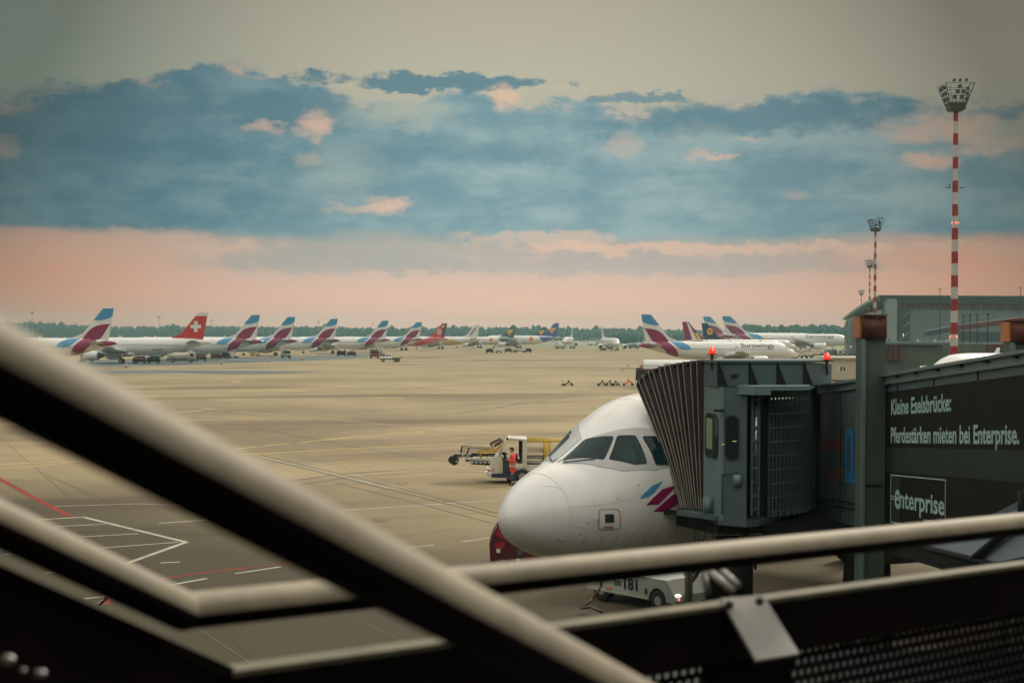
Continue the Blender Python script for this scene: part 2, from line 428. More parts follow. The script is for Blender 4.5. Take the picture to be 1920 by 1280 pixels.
def drape(mb, poly, fn, k, step=.5, tris=None):
    "lay a flat outline (or 2-D triangles) over a curved skin, cutting it so that it follows the curve"
    bm = bmesh.new(); vs = [bm.verts.new((p[0], p[1], 0)) for p in poly]
    if tris:
        for t in tris:
            try: bm.faces.new([vs[i] for i in t])
            except ValueError: pass
    else:
        bm.faces.new(vs); bm.normal_update(); bmesh.ops.triangulate(bm, faces=bm.faces[:], ngon_method='EAR_CLIP')
    if step:
        for ax in (0, 1):
            lo, hi = min(p[ax] for p in poly), max(p[ax] for p in poly); c = math.ceil(lo / step) * step
            while c < hi:
                n = Vector((0, 0, 0)); n[ax] = 1; o = Vector((0, 0, 0)); o[ax] = c
                bmesh.ops.bisect_plane(bm, geom=bm.verts[:] + bm.edges[:] + bm.faces[:], plane_co=o, plane_no=n); c += step
    bm.verts.index_update()
    mb.add([fn(v.co.x, v.co.y) for v in bm.verts], [tuple(q.index for q in f.verts) for f in bm.faces], k, True); bm.free()
def both(mb, poly, k, off=.02, step=.5, fin=False):
    for s in (-1, 1):
        if fin: drape(mb, poly, lambda x, z: Vector((x, s * (fin_y(x, z) + off + .012), z + CH)), k, .4)
        else: drape(mb, poly, lambda x, z: fus_xz(x, z, s, off), k, step)
def fus_text(mb, s_, x0, x1, z0, h, k, off=.02):
    vs, fs = text2d(s_, 1, 0, .012); a, b = min(v[0] for v in vs), max(v[0] for v in vs)
    for side in (-1, 1):
        if side < 0: pts = [(x0 + (x - a) / (b - a) * (x1 - x0), z0 + y * h / .72) for x, y in vs]
        else: pts = [(x1 - (x - a) / (b - a) * (x1 - x0), z0 + y * h / .72) for x, y in vs]
        drape(mb, pts, lambda x, z: fus_xz(x, z, side, off), k, 0, fs)
def circle(cx, cz, r, n=20, rx=None): return [(cx + (rx or r) * math.cos(2 * math.pi * i / n), cz + r * math.sin(2 * math.pi * i / n)) for i in range(n)]
W1 = [(1.62, 3), (2.30, 2.5), (2.60, 23.2), (2.10, 35)]
W1S = [(1.86, 25), (2.46, 22), (2.60, 27), (2.12, 38)]
W2 = [(2.20, 38.4), (2.66, 26.2), (2.91, 36.4), (2.8, 59.5), (2.57, 55)]
W3 = [(3.02, 40.6), (3.39, 49.2), (3.33, 69.5), (2.98, 64.2)]
def inside(poly, x, y):
    c = False
    for i in range(len(poly)):
        (x1, y1), (x2, y2) = poly[i - 1], poly[i]
        if (y1 > y) != (y2 > y) and x < (x2 - x1) * (y - y1) / (y2 - y1) + x1: c = not c
    return c
def cut_panes(mb):
    "open the skin where the cockpit panes are"
    f2, m2, s2 = [], [], []
    for f, mi, sm in zip(mb.f, mb.mi, mb.sm):
        c = sum((mb.v[i] for i in f), Vector()) / len(f)
        if 1.4 < c.x < 3.7 and c.z > CH:
            zt, zb, w = ZT(c.x), ZB(c.x), WW(c.x)
            p = math.degrees(math.atan2(abs(c.y) / w, (c.z - CH - (zt + zb) / 2) / ((zt - zb) / 2)))
            if any(inside(q, c.x, p) for q in (W1 if c.y < 0 else W1S, W2, W3)): continue
        f2.append(f); m2.append(mi); s2.append(sm)
    mb.f, mb.mi, mb.sm = f2, m2, s2
BODY = {'plain': 'white_paint', 'ew': 'white_paint', 'swiss': 'white_paint', 'ab': 'white_paint', 'hertz': 'white_paint', 'condor': 'white_paint', 'condorb': 'white_paint', 'gw': 'white_paint', 'lh': 'white_paint'}
FINC = {'ew': 'white_paint', 'plain': 'white_paint', 'swiss': 'red', 'ab': 'red', 'hertz': 'white_paint', 'condor': 'dkteal', 'condorb': 'blue', 'gw': 'burgundy', 'lh': 'navy'}
def fuselage(liv, near=False):
    mb = MB(); n = 216 if near else 28
    xs = [0.002, .02, .05, .1, .17, .27, .4, .55, .75, 1, 1.3, 1.6, 1.8, 2, 2.2, 2.4, 2.6, 2.8, 3, 3.3, 3.6, 4, 4.5, 5, 5.6, 6.2, 9, 12, 16, 20, 23, 24, 25, 26, 27, 28, 29, 30, 31, 32, 33, 34, 35, 36, 36.8, 37.57]
    if near: xs = sorted(set([round(2.5 * (i / 60) ** 2, 4) for i in range(1, 61)] + [2.5 + .1 * i for i in range(1, 38)] + [1.5 + .03 * i for i in range(74)] + [x for x in xs if x > 6.2]))
    mb.loft([[fus(x, 2 * math.pi * i / n) for i in range(n)] for x in xs], 'skin_white' if near else BODY[liv])
    if near: cut_panes(mb)
    w_ = window_row(); mb.add(w_.v, w_.f, 'window_tint')
    # belly fairing
    rings = []
    for x, w, h in ((10.2, .3, .1), (11.2, 1.6, .45), (13, 2.1, .62), (17.5, 2.1, .62), (19.5, 1.5, .4), (20.8, .3, .1)):
        rings.append([Vector((x, w * math.sin(t), CH - 1.72 - h * max(0, math.cos(t)) * 1.0 + .9 * max(0, -math.cos(t)))) for t in [2 * math.pi * i / 14 for i in range(14)]])
    mb.loft(rings, BODY[liv])
    for x, z in ((8.3, 0), (15.5, 0), (21, 0)):      # blade aerials on the crown
        mb.prism([(x, 2.0 + CH), (x + .55, 2.0 + CH), (x + .62, 2.5 + CH), (x + .38, 2.5 + CH)], 'y', -.03, .03, 'white_paint')
    if liv == 'ew':
        both(mb, [(30.9, 2.0), (30.2, 1.4), (29.3, .5), (28.7, -.5), (28.3, -1.35), (29.6, -1.05), (30.9, -.6), (31.9, .3), (32.9, 1.2), (33.6, 1.9), (32, 1.98)], 'burgundy', .055, .4)
        both(mb, [(25.7, .45), (26.4, 1.25), (27.6, 1.9), (30.1, 1.98), (29.2, 1.1), (28.3, .5), (27, .22)], 'eblue', .05, .4)
        both(mb, [(33.9, 1.35), (35.2, 1.62), (36.4, 1.5), (37.3, 1.3), (37.3, 1.02), (36.2, .75), (34.8, .55), (33.9, .75)], 'burgundy', .05, .4)
        if not near: fus_text(mb, 'Eurowings', 6.2, 14.0, .78, .92, 'ink', .03)
    if liv == 'swiss': fus_text(mb, 'SWISS', 6.0, 11.0, .5, 1.0, 'red', .03); fus_text(mb, 'HB-IJU', 24.2, 26.6, -.85, .45, 'ink', .03)
    if liv == 'ab':
        both(mb, [(22, -1.9), (22.5, -.6), (25, .6), (28, 1.5), (31, 1.98), (33, 1.9), (35.5, 1.64), (37.4, 1.32), (37.4, 1.0), (36, .62), (34, .13), (31, -.68), (28, -1.42), (25.5, -1.84)], 'red')
        both(mb, [(3, -1.8), (3, -1.2), (22.3, -1.2), (22.3, -1.98), (10, -2.0)], 'red')
    if liv == 'hertz':
        both(mb, [(9, -1.9), (11, -.2), (15, 1.1), (20, 1.5), (25, .6), (27.5, -.4), (29, -1.1), (26, -1.7), (23, -1.98), (14, -1.98)], 'tail_yellow')
    if liv in ('condor', 'condorb'):
        c = FINC[liv]
        both(mb, [(27.5, 1.9), (28.5, .4), (30, -.95), (31, -.68), (34, .12), (36.2, .68), (37.4, 1.0), (37.4, 1.3), (36, 1.6), (33, 1.9), (30, 2.0)], c)
        both(mb, circle(24, .6, 1.0), 'orange')
    if liv == 'lh': both(mb, [(31, 1.95), (30, .5), (31, -.3), (34, .2), (36.2, .7), (37.4, 1.3), (33, 1.9)], 'navy')
    if liv == 'gw': both(mb, [(30, 1.9), (28.5, 0), (28.5, -1.1), (31, -.5), (34, .3), (34, 1.6)], 'burgundy')
    return mb
def fin_mesh(liv):
    mb = MB(); c = FINC[liv]; rings = []
    for z in (1.5, 1.9, 3.5, 5.5, 7.5, 7.9, 7.93):
        t = (z - 1.9) / 6.03; le = 29.4 + 5.1 * t; te = 35.7 + 1.05 * t; pts = []
        for u in (0, .06, .3, .7, 1): pts.append((le + u * (te - le), fin_y(le + u * (te - le), z)))
        k = .35 if z == 7.93 else 1
        rings.append([Vector((x, y * k, z + CH)) for x, y in pts] + [Vector((x, -y * k - .002, z + CH)) for x, y in reversed(pts)])
    mb.loft(rings, c, smooth=False)
    mb.prism([(27.6, 1.95 + CH), (30.4, 3.05 + CH), (30.6, 1.9 + CH)], 'y', -.07, .07, c)
    if liv == 'ew':
        both(mb, [(32.55, 5.62), (34.55, 7.9), (36.7, 7.9), (36.45, 6.4), (35.8, 6.0), (34.6, 5.65), (33.4, 5.5)], 'eblue', .015, 1, True)
        both(mb, [(30.2, 1.85), (31.2, 3.1), (32.1, 3.95), (33.2, 4.5), (34.5, 4.78), (36.0, 4.9), (35.3, 3.9), (34.7, 2.9), (34.2, 2.2), (33.7, 1.85)], 'burgundy', .015, 1, True)
    if liv == 'swiss':
        both(mb, [(33.85, 7.1), (34.55, 7.9), (36.7, 7.9), (36.55, 7.1)], 'white_paint', .015, 1, True)
        cx, cz, a, b_ = 33.9, 4.7, .42, 1.25
        both(mb, [(cx - a, cz - b_), (cx + a, cz - b_), (cx + a, cz - a), (cx + b_, cz - a), (cx + b_, cz + a), (cx + a, cz + a), (cx + a, cz + b_), (cx - a, cz + b_), (cx - a, cz + a), (cx - b_, cz + a), (cx - b_, cz - a), (cx - a, cz - a)], 'white_paint', .015, 0, True)
    if liv == 'ab':
        both(mb, [(34.7, 1.8), (35.5, 3), (36.3, 6.5), (36.6, 7.9), (35.8, 7.9), (35.3, 6), (34.4, 3)], 'navy', .014, 1, True)
        both(mb, circle(33.3, 4.3, 1.3, 24, 1.0), 'white_paint', .02, 1, True); both(mb, circle(33.35, 4.3, .95, 24, .7), 'red', .03, 1, True)
        both(mb, circle(33.4, 4.3, .45, 16, .33), 'white_paint', .04, 1, True); both(mb, [(34.2, 6.3), (34.6, 6.8), (35.6, 6.8), (35.5, 6.3)], 'white_paint', .02, 1, True)
    if liv in ('condor', 'condorb'):
        h = [(33.1, 2.6), (34.4, 3.9), (35.3, 5.0), (35.2, 6.0), (34.6, 6.1), (34.0, 5.5), (33.1, 5.9), (32.5, 5.3), (32.3, 4.4)]
        both(mb, h, 'gold', .015, 1, True)
        both(mb, [(33.1, 2.6), (34.4, 3.9), (35.3, 5.0), (34.2, 4.9), (33.4, 4.1), (32.5, 4.0)], 'orange', .022, 1, True)
    if liv == 'lh':
        both(mb, circle(33.5, 4.9, 1.25, 24, 1.15), 'gold', .015, 1, True)
        both(mb, circle(33.5, 4.9, 1.05, 24, .95), 'amber', .02, 1, True)
        both(mb, [(32.9, 4.3), (33.3, 4.9), (32.9, 5.3), (33.6, 5.2), (34.2, 5.5), (33.8, 4.9), (33.5, 4.6)], 'navy', .026, 1, True)
    if liv == 'gw':
        both(mb, [(31.6, 1.9), (34.2, 7.0), (35.0, 7.9), (35.3, 7.9), (33.2, 1.9)], 'white_paint', .015, 1, True)
        both(mb, [(30.1, 1.9), (31.4, 4.2), (32.4, 4.2), (31.2, 1.9)], 'gold', .016, 1, True)
    if liv == 'hertz':
        vs, fs = text2d('Hertz', 1, 0, .03); a, b_ = min(v[0] for v in vs), max(v[0] for v in vs)
        for s in (-1, 1):
            pts = []
            for x, y in vs:
                u = (x - a) / (b_ - a) * 4.4; v = y / .72 * 1.15
                if s > 0: u = 4.4 - u; 
                cs, sn = math.cos(R(52 if s < 0 else 52)), math.sin(R(52))
                if s > 0: v = 1.0 - v
                pts.append((32.4 + u * cs - v * sn * .9, 2.6 + u * sn + v * cs * .9))
            drape(mb, pts, lambda x, z: Vector((x, s * (.20), z + CH)), 'ink', 0, fs)
    return mb
def foil(x0, chord, y, z, th=.11):
    pts = [(0, 0), (.03, .35), (.15, .85), (.35, 1), (.65, .7), (1, .05)]
    return [Vector((x0 + u * chord, y, z + v * chord * th / 2)) for u, v in pts] + [Vector((x0 + u * chord, y, z - v * chord * th / 2 * .7)) for u, v in reversed(pts[1:-1])]
def wing_mesh(s, tip=True):
    mb = MB(); secs = [(11.3, 7.0, 1.4, 2.55), (12.9, 5.6, 4.0, 2.78), (14.0, 4.0, 6.6, 3.0), (19.6, 1.7, 16.6, 3.85), (20.1, 1.3, 17.0, 3.95)]
    rings = [foil(x, c, y * s, z, .13 if y < 5 else .10) for x, c, y, z in secs]
    mb.loft(rings, 'wing_grey')
    if tip: mb.prism([(20.2, 3.9), (21.6, 3.9), (21.9, 5.0), (21.3, 5.0)], 'y', s * 17.0 - .05, s * 17.0 + .05, 'white_paint')
    for y in (3.6, 6.9, 10.2):
        x = 17.2 + (y - 3.6) * .37; mb.loft([[Vector((x + a, s * y + r * .5 * math.cos(t), 2.55 + y * .075 + r * math.sin(t))) for t in [2 * math.pi * i / 8 for i in range(8)]] for a, r in ((-2.2, .02), (-1.2, .2), (.6, .22), (1.6, .03))], 'white_paint')
    return mb
def engine_mesh(s):
    mb = MB(); y0, z0, n = s * 5.75, 1.78, 24
    def ring(x, r): return [Vector((x, y0 + r * math.cos(t), z0 + r * math.sin(t))) for t in [2 * math.pi * i / n for i in range(n)]]
    mb.loft([ring(9.7, .83), ring(9.62, .90), ring(9.7, .98), ring(10.3, 1.08), ring(11.4, 1.10), ring(12.5, 1.0), ring(13.1, .88)], 'white_paint', cap=False)
    mb.loft([ring(9.7, .83), ring(10.5, .86)], 'silver', cap=False); mb.add(ring(10.5, .86), [tuple(range(n))], 'black')
    mb.loft([ring(13.1, .88), ring(12.9, .6), ring(13.8, .50), ring(14.3, .38)], 'dark_steel', cap=False); mb.loft([ring(14.2, .30), ring(14.9, .05)], 'steel')
    mb.loft([ring(10.45, .05), ring(10.2, .03)], 'steel')
    mb.prism([(10.8, z0 + .95), (12.2, z0 + 1.25), (15.0, z0 + 1.15), (14.6, z0 + .5), (13, z0 + .7)], 'y', y0 - .14, y0 + .14, 'white_paint')
    return mb
def tailplane_mesh(s):
    mb = MB(); mb.loft([foil(x, c, y * s, z + CH, .09) for x, c, y, z in ((31.6, 3.6, .5, .95), (34.9, 1.35, 6.0, 1.5), (35.2, 1.0, 6.22, 1.53))], 'wing_grey'); return mb
def wheel_mesh(c, r, w):
    mb = MB(); n = 20
    def ring(y, rr): return [Vector((c[0] + rr * math.cos(t), y, c[2] + rr * math.sin(t))) for t in [2 * math.pi * i / n for i in range(n)]]
    mb.loft([ring(c[1] - w / 2, r * .55), ring(c[1] - w / 2, r * .88), ring(c[1] - w * .3, r), ring(c[1] + w * .3, r), ring(c[1] + w / 2, r * .88), ring(c[1] + w / 2, r * .55)], 'rubber')
    mb.loft([ring(c[1] - w / 2 - .006, r * .5), ring(c[1] + w / 2 + .006, r * .5)], 'hub', smooth=False)
    return mb
def window_row():
    mb = MB()
    for s in (-1, 1):
        for i in range(46):
            x = 6.3 + i * .535
            mb.add([fus_xz(a, z, s, .012) for a, z in ((x, .22), (x + .25, .22), (x + .25, .56), (x, .56))], [(0, 1, 2, 3)], 'ink')
    return mb
def xphi(s, off): return lambda x, p: (lambda v: Vector((v.x, v.y * s, v.z)))(fus(x, R(p), off))
def shrink(poly, k):
    cx = sum(p[0] for p in poly) / len(poly); cy = sum(p[1] for p in poly) / len(poly)
    return [(cx + (p[0] - cx) * k, cy + (p[1] - cy) * k) for p in poly]
def rnd(poly, r=.12, n=3):
    "round the corners of an outline"
    out = []; N = len(poly)
    for i in range(N):
        p0, p1, p2 = (Vector(poly[(i + j) % N]) for j in (-1, 0, 1))
        a = p1.lerp(p0, r); b = p1.lerp(p2, r)
        for j in range(n + 1):
            t = j / n; out.append(tuple((a * (1 - t) ** 2 + p1 * 2 * t * (1 - t) + b * t * t)))
    return out
_parts = {}
def airliner(liv, label, group=None, wheels=True):
    root = thing('airliner', label, 'airliner', group=group)
    def share(name, key, fn):
        if key not in _parts:
            _parts[key] = fn().build(name, root).data; o = [c for c in bpy.data.objects if c.data == _parts[key]][0]; return o
        o = bpy.data.objects.new(name, _parts[key]); COL.objects.link(o); o.parent = root; return o
    share('fuselage', 'f' + liv, lambda: fuselage(liv)); share('fin', 'fin' + liv, lambda: fin_mesh(liv))
    for s in (-1, 1):
        share('wing', 'w%d' % s, lambda: wing_mesh(s)); share('engine', 'e%d' % s, lambda: engine_mesh(s)); share('tailplane', 't%d' % s, lambda: tailplane_mesh(s))
        def mg():
            mb = MB(); mb.tube((17.7, s * 3.8, 2.5), (17.7, s * 3.8, .6), .14, 'silver'); mb.tube((17.7, s * 3.8, 1.5), (17.7, s * 2.6, 2.2), .08, 'silver'); return mb
        g = share('main_gear', 'mg%d' % s, mg)
        for y in (-.42, .42):
            key = 'mw%d%.1f' % (s, y); o = share('wheel', key, lambda: wheel_mesh((17.7, s * 3.8 + y, .585), .585, .40)); o.parent = g
    def ng(): mb = MB(); mb.tube((5.9, 0, 2.2), (5.9, 0, .45), .10, 'silver'); mb.tube((5.9, 0, 1.2), (6.9, 0, 2.0), .06, 'silver'); mb.box((5.9, 0, .45), (.12, .7, .12), 'silver'); return mb
    g = share('nose_gear', 'ng', ng)
    for y in (-.25, .25): o = share('wheel', 'nw%.1f' % y, lambda: wheel_mesh((5.9, y, .38), .38, .22)); o.parent = g
    def cw():
        mb = MB()
        for s in (-1, 1):
            for w in (W1, W2, W3): drape(mb, w, xphi(s, .015), 'glass_dark', 0)
        return mb
    share('cockpit_windows', 'cw', cw)
    return root
def place(root, px, D, head, scale=1.0, ref=36.7, stretch=1.0):
    "stand the airliner so that its fin tip (or length ref) is at column px, distance D; head = compass of the nose in degrees from +x"
    h = R(head); aft = Vector((-math.cos(h), -math.sin(h), 0)); p = PZ(px, D, 0) - aft * (ref * scale * stretch)
    root.location = p; root.rotation_euler = (0, 0, math.atan2(aft.y, aft.x)); root.scale = (scale * stretch, scale, scale); return root

# ------------------------------------------------------------------ ground
def sheet(name, pts, z, k, kind='structure'):
    mb = MB(); mb.add([(p[0], p[1], z) for p in pts], [tuple(range(len(pts)))], k); return tag(mb.build(name, merge=False), kind=kind)
def ground_mat(name, kind):
    m = bpy.data.materials.new(name); m.use_nodes = True; E.t = m.node_tree; M[name] = m
    b = E.t.nodes['Principled BSDF']; t = E.t.nodes.new('ShaderNodeTexCoord')
    sp = E.t.nodes.new('ShaderNodeSeparateXYZ'); E.t.links.new(t.outputs['Object'], sp.inputs[0])
    x, y = E(sp.outputs[0]), E(sp.outputs[1]); v = E(t.outputs['Object'])
    if kind == 'grass':
        n = noise_n(comb(x * .01, y * .03), 1.0, 6, .6); n2 = noise_n(v, 1.5, 4, .6)
        c = mixc(sstep(n, .4, .6), (.16, .19, .10), (.30, .29, .19)); c = mixc(n2 * .5, c, (.12, .16, .08))
        E.t.links.new(c.v, b.inputs['Base Color']); b.inputs['Roughness'].default_value = .9; return
    ca, sa = math.cos(R(24)), math.sin(R(24))
    u = x * ca + y * sa; w = y * ca - x * sa
    streak = noise_n(comb(u * .016, w * .075), 1.0, 7, .62, .6)
    streak2 = noise_n(comb(x * .02, y * .010, 4.0), 1.0, 6, .6, .8)
    patch = noise_n(v, .035, 6, .6); fine = noise_n(v, 2.2, 6, .65); grit = noise_n(v, 14, 3, .6)
    c = mixc(sstep(patch, .35, .65), (.29, .235, .135), (.35, .283, .162))
    c = mixc(sstep(streak, .47, .66) * .85, c, (.125, .083, .050))
    c = mixc(sstep(streak2, .56, .70) * .5, c, (.13, .095, .062))
    near = sstep(y + (patch - .5) * 26.0 + x * .7, 64, 36)       # terminal shade and edge falloff painted into the concrete near the stands
    # slabs: each its own tone, thin joints
    s_ = 7.5; gu, gw = E.m('FLOOR', u / s_), E.m('FLOOR', w / s_)
    wn = E.t.nodes.new('ShaderNodeTexWhiteNoise'); E.t.links.new(comb(gu, gw).v, wn.inputs[0])
    c = mixc((E(wn.outputs[0])) * .32, c, (.19, .155, .095))
    fu, fw = E.m('FRACT', u / s_), E.m('FRACT', w / s_)
    j = E.m('MAXIMUM', E.m('LESS_THAN', fu, .011), E.m('LESS_THAN', fw, .011))
    c = mixc(j * .55, c, (.10, .085, .06))
    c = mixc(sstep(fine, .5, .78) * .35, c, (.17, .135, .09)); c = mixc(sstep(grit, .45, .75) * .16, c, (.38, .32, .19))
    spots = noise_n(v, .45, 5, .7); c = mixc(sstep(spots, .60, .70) * .6, c, (.10, .085, .06))
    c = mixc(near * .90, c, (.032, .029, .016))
    E.t.links.new(c.v, b.inputs['Base Color'])
    b.inputs['Specular IOR Level'].default_value = .18
    r = mixc(streak, (.85,) * 3, (.68,) * 3); E.t.links.new(r.v, b.inputs['Roughness'])
    bn = E.t.nodes.new('ShaderNodeBump'); bn.inputs['Strength'].default_value = .25; bn.inputs['Distance'].default_value = .01
    E.t.links.new(grit.v, bn.inputs['Height']); E.t.links.new(bn.outputs[0], b.inputs['Normal'])
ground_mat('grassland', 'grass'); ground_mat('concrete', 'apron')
dm('asphalt', (.07, .095, .095), .6, var=.2, scale=.05, stain=(.13, .14, .12))
dm('pale_taxi', (.42, .40, .33), .7, var=.1, scale=.02)
sheet('ground', [(-2400, -100), (2400, -100), (2400, 2500), (-2400, 2500)], -.01, 'grassland')
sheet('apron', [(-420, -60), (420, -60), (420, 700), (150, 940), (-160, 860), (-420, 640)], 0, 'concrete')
sheet('taxiway', [(-700, 1130), (900, 1190), (900, 1240), (-700, 1180)], 0.0, 'pale_taxi')
sheet('stand_asphalt', [G(100, 676), G(330, 671), G(560, 668), G(690, 663), G(720, 667), G(640, 674), G(430, 681), G(330, 685), G(60, 690)], .004, 'asphalt')
sheet('taxi_strip', [G(60, 697), G(300, 693.5), G(430, 694.5), G(610, 696), G(520, 700.5), G(420, 701.5), G(330, 699.5), G(60, 703)], .004, 'asphalt')
def line(name, pts, w, k, z=.004):
    mb = MB()
    ps = [Vector(G(*p)) if len(p) == 2 else Vector(p) for p in pts]
    L, Rr = [], []
    for i, p in enumerate(ps):
        d = (ps[min(i + 1, len(ps) - 1)] - ps[max(i - 1, 0)]); d.z = 0; d.normalize(); n = Vector((-d.y, d.x, 0)) * w / 2
        L.append(p + n); Rr.append(p - n)
    for i in range(len(ps) - 1):
        mb.add([(*q[:2], z) for q in (L[i], Rr[i], Rr[i + 1], L[i + 1])], [(0, 1, 2, 3)], k)
    return tag(mb.build(name, merge=False), kind='structure')
def lines(name, segs, k, z=.004):
    mb = MB()
    for pts, w in segs:
        ps = [Vector(G(*p)) for p in pts]
        for a, b_ in zip(ps, ps[1:]):
            d = (b_ - a); d.z = 0; d.normalize(); n = Vector((-d.y, d.x, 0)) * w / 2
            mb.add([(*q[:2], z) for q in (a + n, a - n, b_ - n, b_ + n)], [(0, 1, 2, 3)], k)
    return tag(mb.build(name, merge=False), kind='structure')
lines('white_markings', [
    ([(330, 758.5), (550, 757), (767, 754), (933, 752), (1110, 746.5)], .22), ([(350, 777), (433, 771), (533, 768), (933, 762), (1090, 757)], .22),
    ([(617, 958), (940, 937)], .17), ([(560, 962), (617, 958)], .17), ([(741, 1029), (814, 1021)], .16), ([(867, 1015), (960, 1002)], .16), ([(297, 981), (423, 972)], .18),
    ([(0, 982), (69, 974), (156, 969), (349, 1016), (223, 1061), (150, 1092)], .20),
    ([(60, 989), (199, 982)], .13), ([(80, 1010), (260, 1000)], .13), ([(120, 1032), (333, 1016)], .13),
    ([(301, 1055), (337, 1053)], .14), ([(441, 1075), (526, 1062)], .15), ([(297, 1100), (388, 1084)], .15),
    ([(0, 785), (90, 781)], .2), ([(0, 797), (110, 792)], .2), ([(85, 1074), (126, 1070)], .1), ([(158, 1122), (195, 1118)], .1), ([(8, 1039), (57, 1035)], .1),
    ([(380, 765.5), (433, 771)], .3), ([(190, 1128), (186, 1134), (196, 1124), (206, 1118)], .1),
    ([(1190, 693), (1130, 699), (1080, 705), (1025, 710), (992, 714)], .2), ([(992, 714), (1030, 720), (1110, 725), (1180, 728)], .2)], 'mark_white')
lines('pink_markings', [([(377, 766), (433, 771), (633, 787), (800, 803), (940, 813), (1065, 822)], .22), ([(97, 949), (260, 944), (374, 949), (470, 952)], .12),
    ([(325, 773), (380, 770)], .9), ([(18, 782), (30, 797)], .5)], 'mark_pink')
lines('yellow_markings', [([(440, 842), (480, 837)], .2), ([(497, 835), (543, 831)], .2), ([(557, 830), (640, 821.5), (733, 813), (800, 809)], .22),
    ([(390, 854), (447, 852), (640, 842), (833, 833), (870, 832)], .2), ([(437, 731.5), (500, 731), (577, 732)], .9), ([(680, 745), (760, 747)], .6), ([(432, 717), (452, 714)], .5),
    ([(-20, 871), (100, 866), (230, 860)], .15), ([(-20, 880), (60, 874), (146, 866)], .13)], 'mark_yellow')
lines('red_markings', [([(-30, 882), (0, 898), (66, 934), (130, 967)], .30), ([(255, 1094), (280, 1088), (366, 1075), (488, 1061), (565, 1053)], .17), ([(40, 972), (128, 968)], .08), ([(194, 1133), (210, 1119)], .3)], 'mark_red')
lines('slab_joints', [([(417, 790), (557, 817), (683, 840), (920, 880), (1000, 895)], .06), ([(122, 998), (423, 984), (560, 978)], .06), ([(284, 1043), (528, 1033)], .04),
    ([(730, 917), (933, 969), (1010, 990)], .07), ([(740, 913), (933, 962)], .05), ([(467, 853), (583, 881), (730, 918)], .09), ([(490, 853), (600, 879), (733, 912)], .06),
    ([(630, 905), (800, 948), (935, 984)], .05), ([(366, 1175), (464, 1239), (530, 1285)], .05), ([(624, 1140), (759, 1204), (900, 1270)], .04), ([(20, 806), (160, 862), (330, 930), (480, 995)], .035),
    ([(1390, 1068), (1480, 1088), (1570, 1095)], .05), ([(85, 890), (250, 960)], .03)], 'joint', .008)
lines('groove_strips', [([(475, 854), (590, 879.5), (730, 914)], .28)], 'groove_pale')
lines('tyre_marks', [([(520, 905), (640, 888), (800, 878), (915, 881)], .30), ([(540, 912), (660, 894), (820, 883), (915, 886)], .30), ([(300, 741), (520, 737), (760, 729), (1000, 712)], .8), ([(430, 800), (620, 790), (860, 775), (1080, 741)], .5), ([(860, 990), (760, 1005), (640, 1010)], .18)], 'tyre', .003)
# wet, dark traces
for i, (px, py, a, b_) in enumerate([(290, 720.5, 60, 1.2), (1290, 0, 0, 0)][:1]): pass

# ------------------------------------------------------------------ far woods
def woods(name, items):
    mb = MB(); rnd_ = random.Random(3)
    for (x, y, h) in items:
        r = h * rnd_.uniform(.17, .36); n, m_ = 8, 6; o = len(mb.v); vs = []; fs = []
        for j in range(m_ + 1):
            p = math.pi * j / m_ * .92
            for i in range(n):
                t = 2 * math.pi * i / n + j * .4; k = rnd_.uniform(.72, 1.2)
                vs.append((x + r * k * math.sin(p) * math.cos(t), y + r * k * math.sin(p) * math.sin(t), h * .52 + h * .48 * math.cos(p) * rnd_.uniform(.88, 1.08)))
        for j in range(m_):
            for i in range(n): fs.append((j * n + i, (j + 1) * n + i, (j + 1) * n + (i + 1) % n, j * n + (i + 1) % n))
        mb.add(vs, fs, 'foliage')
        for q in range(26):
            t = rnd_.uniform(0, 6.28); u = rnd_.uniform(.2, 1); rr = r * u; zz = h * (1.0 - .38 * u * u) * rnd_.uniform(.93, 1.05); c = Vector((x + rr * math.cos(t), y + rr * math.sin(t), zz)); e = h * .055
            mb.add([c + Vector((rnd_.uniform(-e, e), rnd_.uniform(-e, e), rnd_.uniform(-e, e))) for _ in range(4)], [(0, 1, 2), (0, 2, 3)], 'foliage')
        mb.tube((x, y, 0), (x, y, h * .4), .35, 'bark', n=5, caps=False)
    return tag(mb.build(name, merge=False), kind='stuff')
items = []; rr_ = random.Random(11)
for row in range(4):
    for i in range(300):
        px = -330 + i * 8.5 + rr_.uniform(-6, 6); D = 1650 + row * 22 + rr_.uniform(-8, 8) - max(0, (300 - px)) * .5
        h = 13.4 + 1.8 * pnoise(Vector((px * .006, row * .3, 0))) + rr_.uniform(-1.6, 1.2) + (rr_.uniform(1, 3.5) if rr_.random() < .08 else 0) + (1.6 if px < 120 else 0) + row * .4
        q = PZ(px, D, 0); items.append((q.x, q.y, h))
woods('distant_woods', items)
items = []
for row in range(3):
    for i in range(22):
        px = 1392 + i * 12 + rr_.uniform(-5, 5); D = 1150 + row * 14; h = 15.5 + rr_.uniform(-1.2, 1.6) + 1.5 * pnoise(Vector((px * .01, 5, 0))); q = PZ(px, D, 0); items.append((q.x, q.y, h))
woods('nearer_woods', items)
items = []
for row in range(2):
    for i in range(9):
        px = 1146 + i * 7 + rr_.uniform(-3, 3); D = 1010 + row * 10; q = PZ(px, D, 0); items.append((q.x, q.y, (7.8 if 1 < i < 7 else 6.2) + rr_.uniform(-.5, 1)))
    for i in range(7):
        px = 1262 + i * 8 + rr_.uniform(-3, 3); D = 1010 + row * 10; q = PZ(px, D, 0); items.append((q.x, q.y, 7 + rr_.uniform(-.5, 1)))
woods('copse', items)

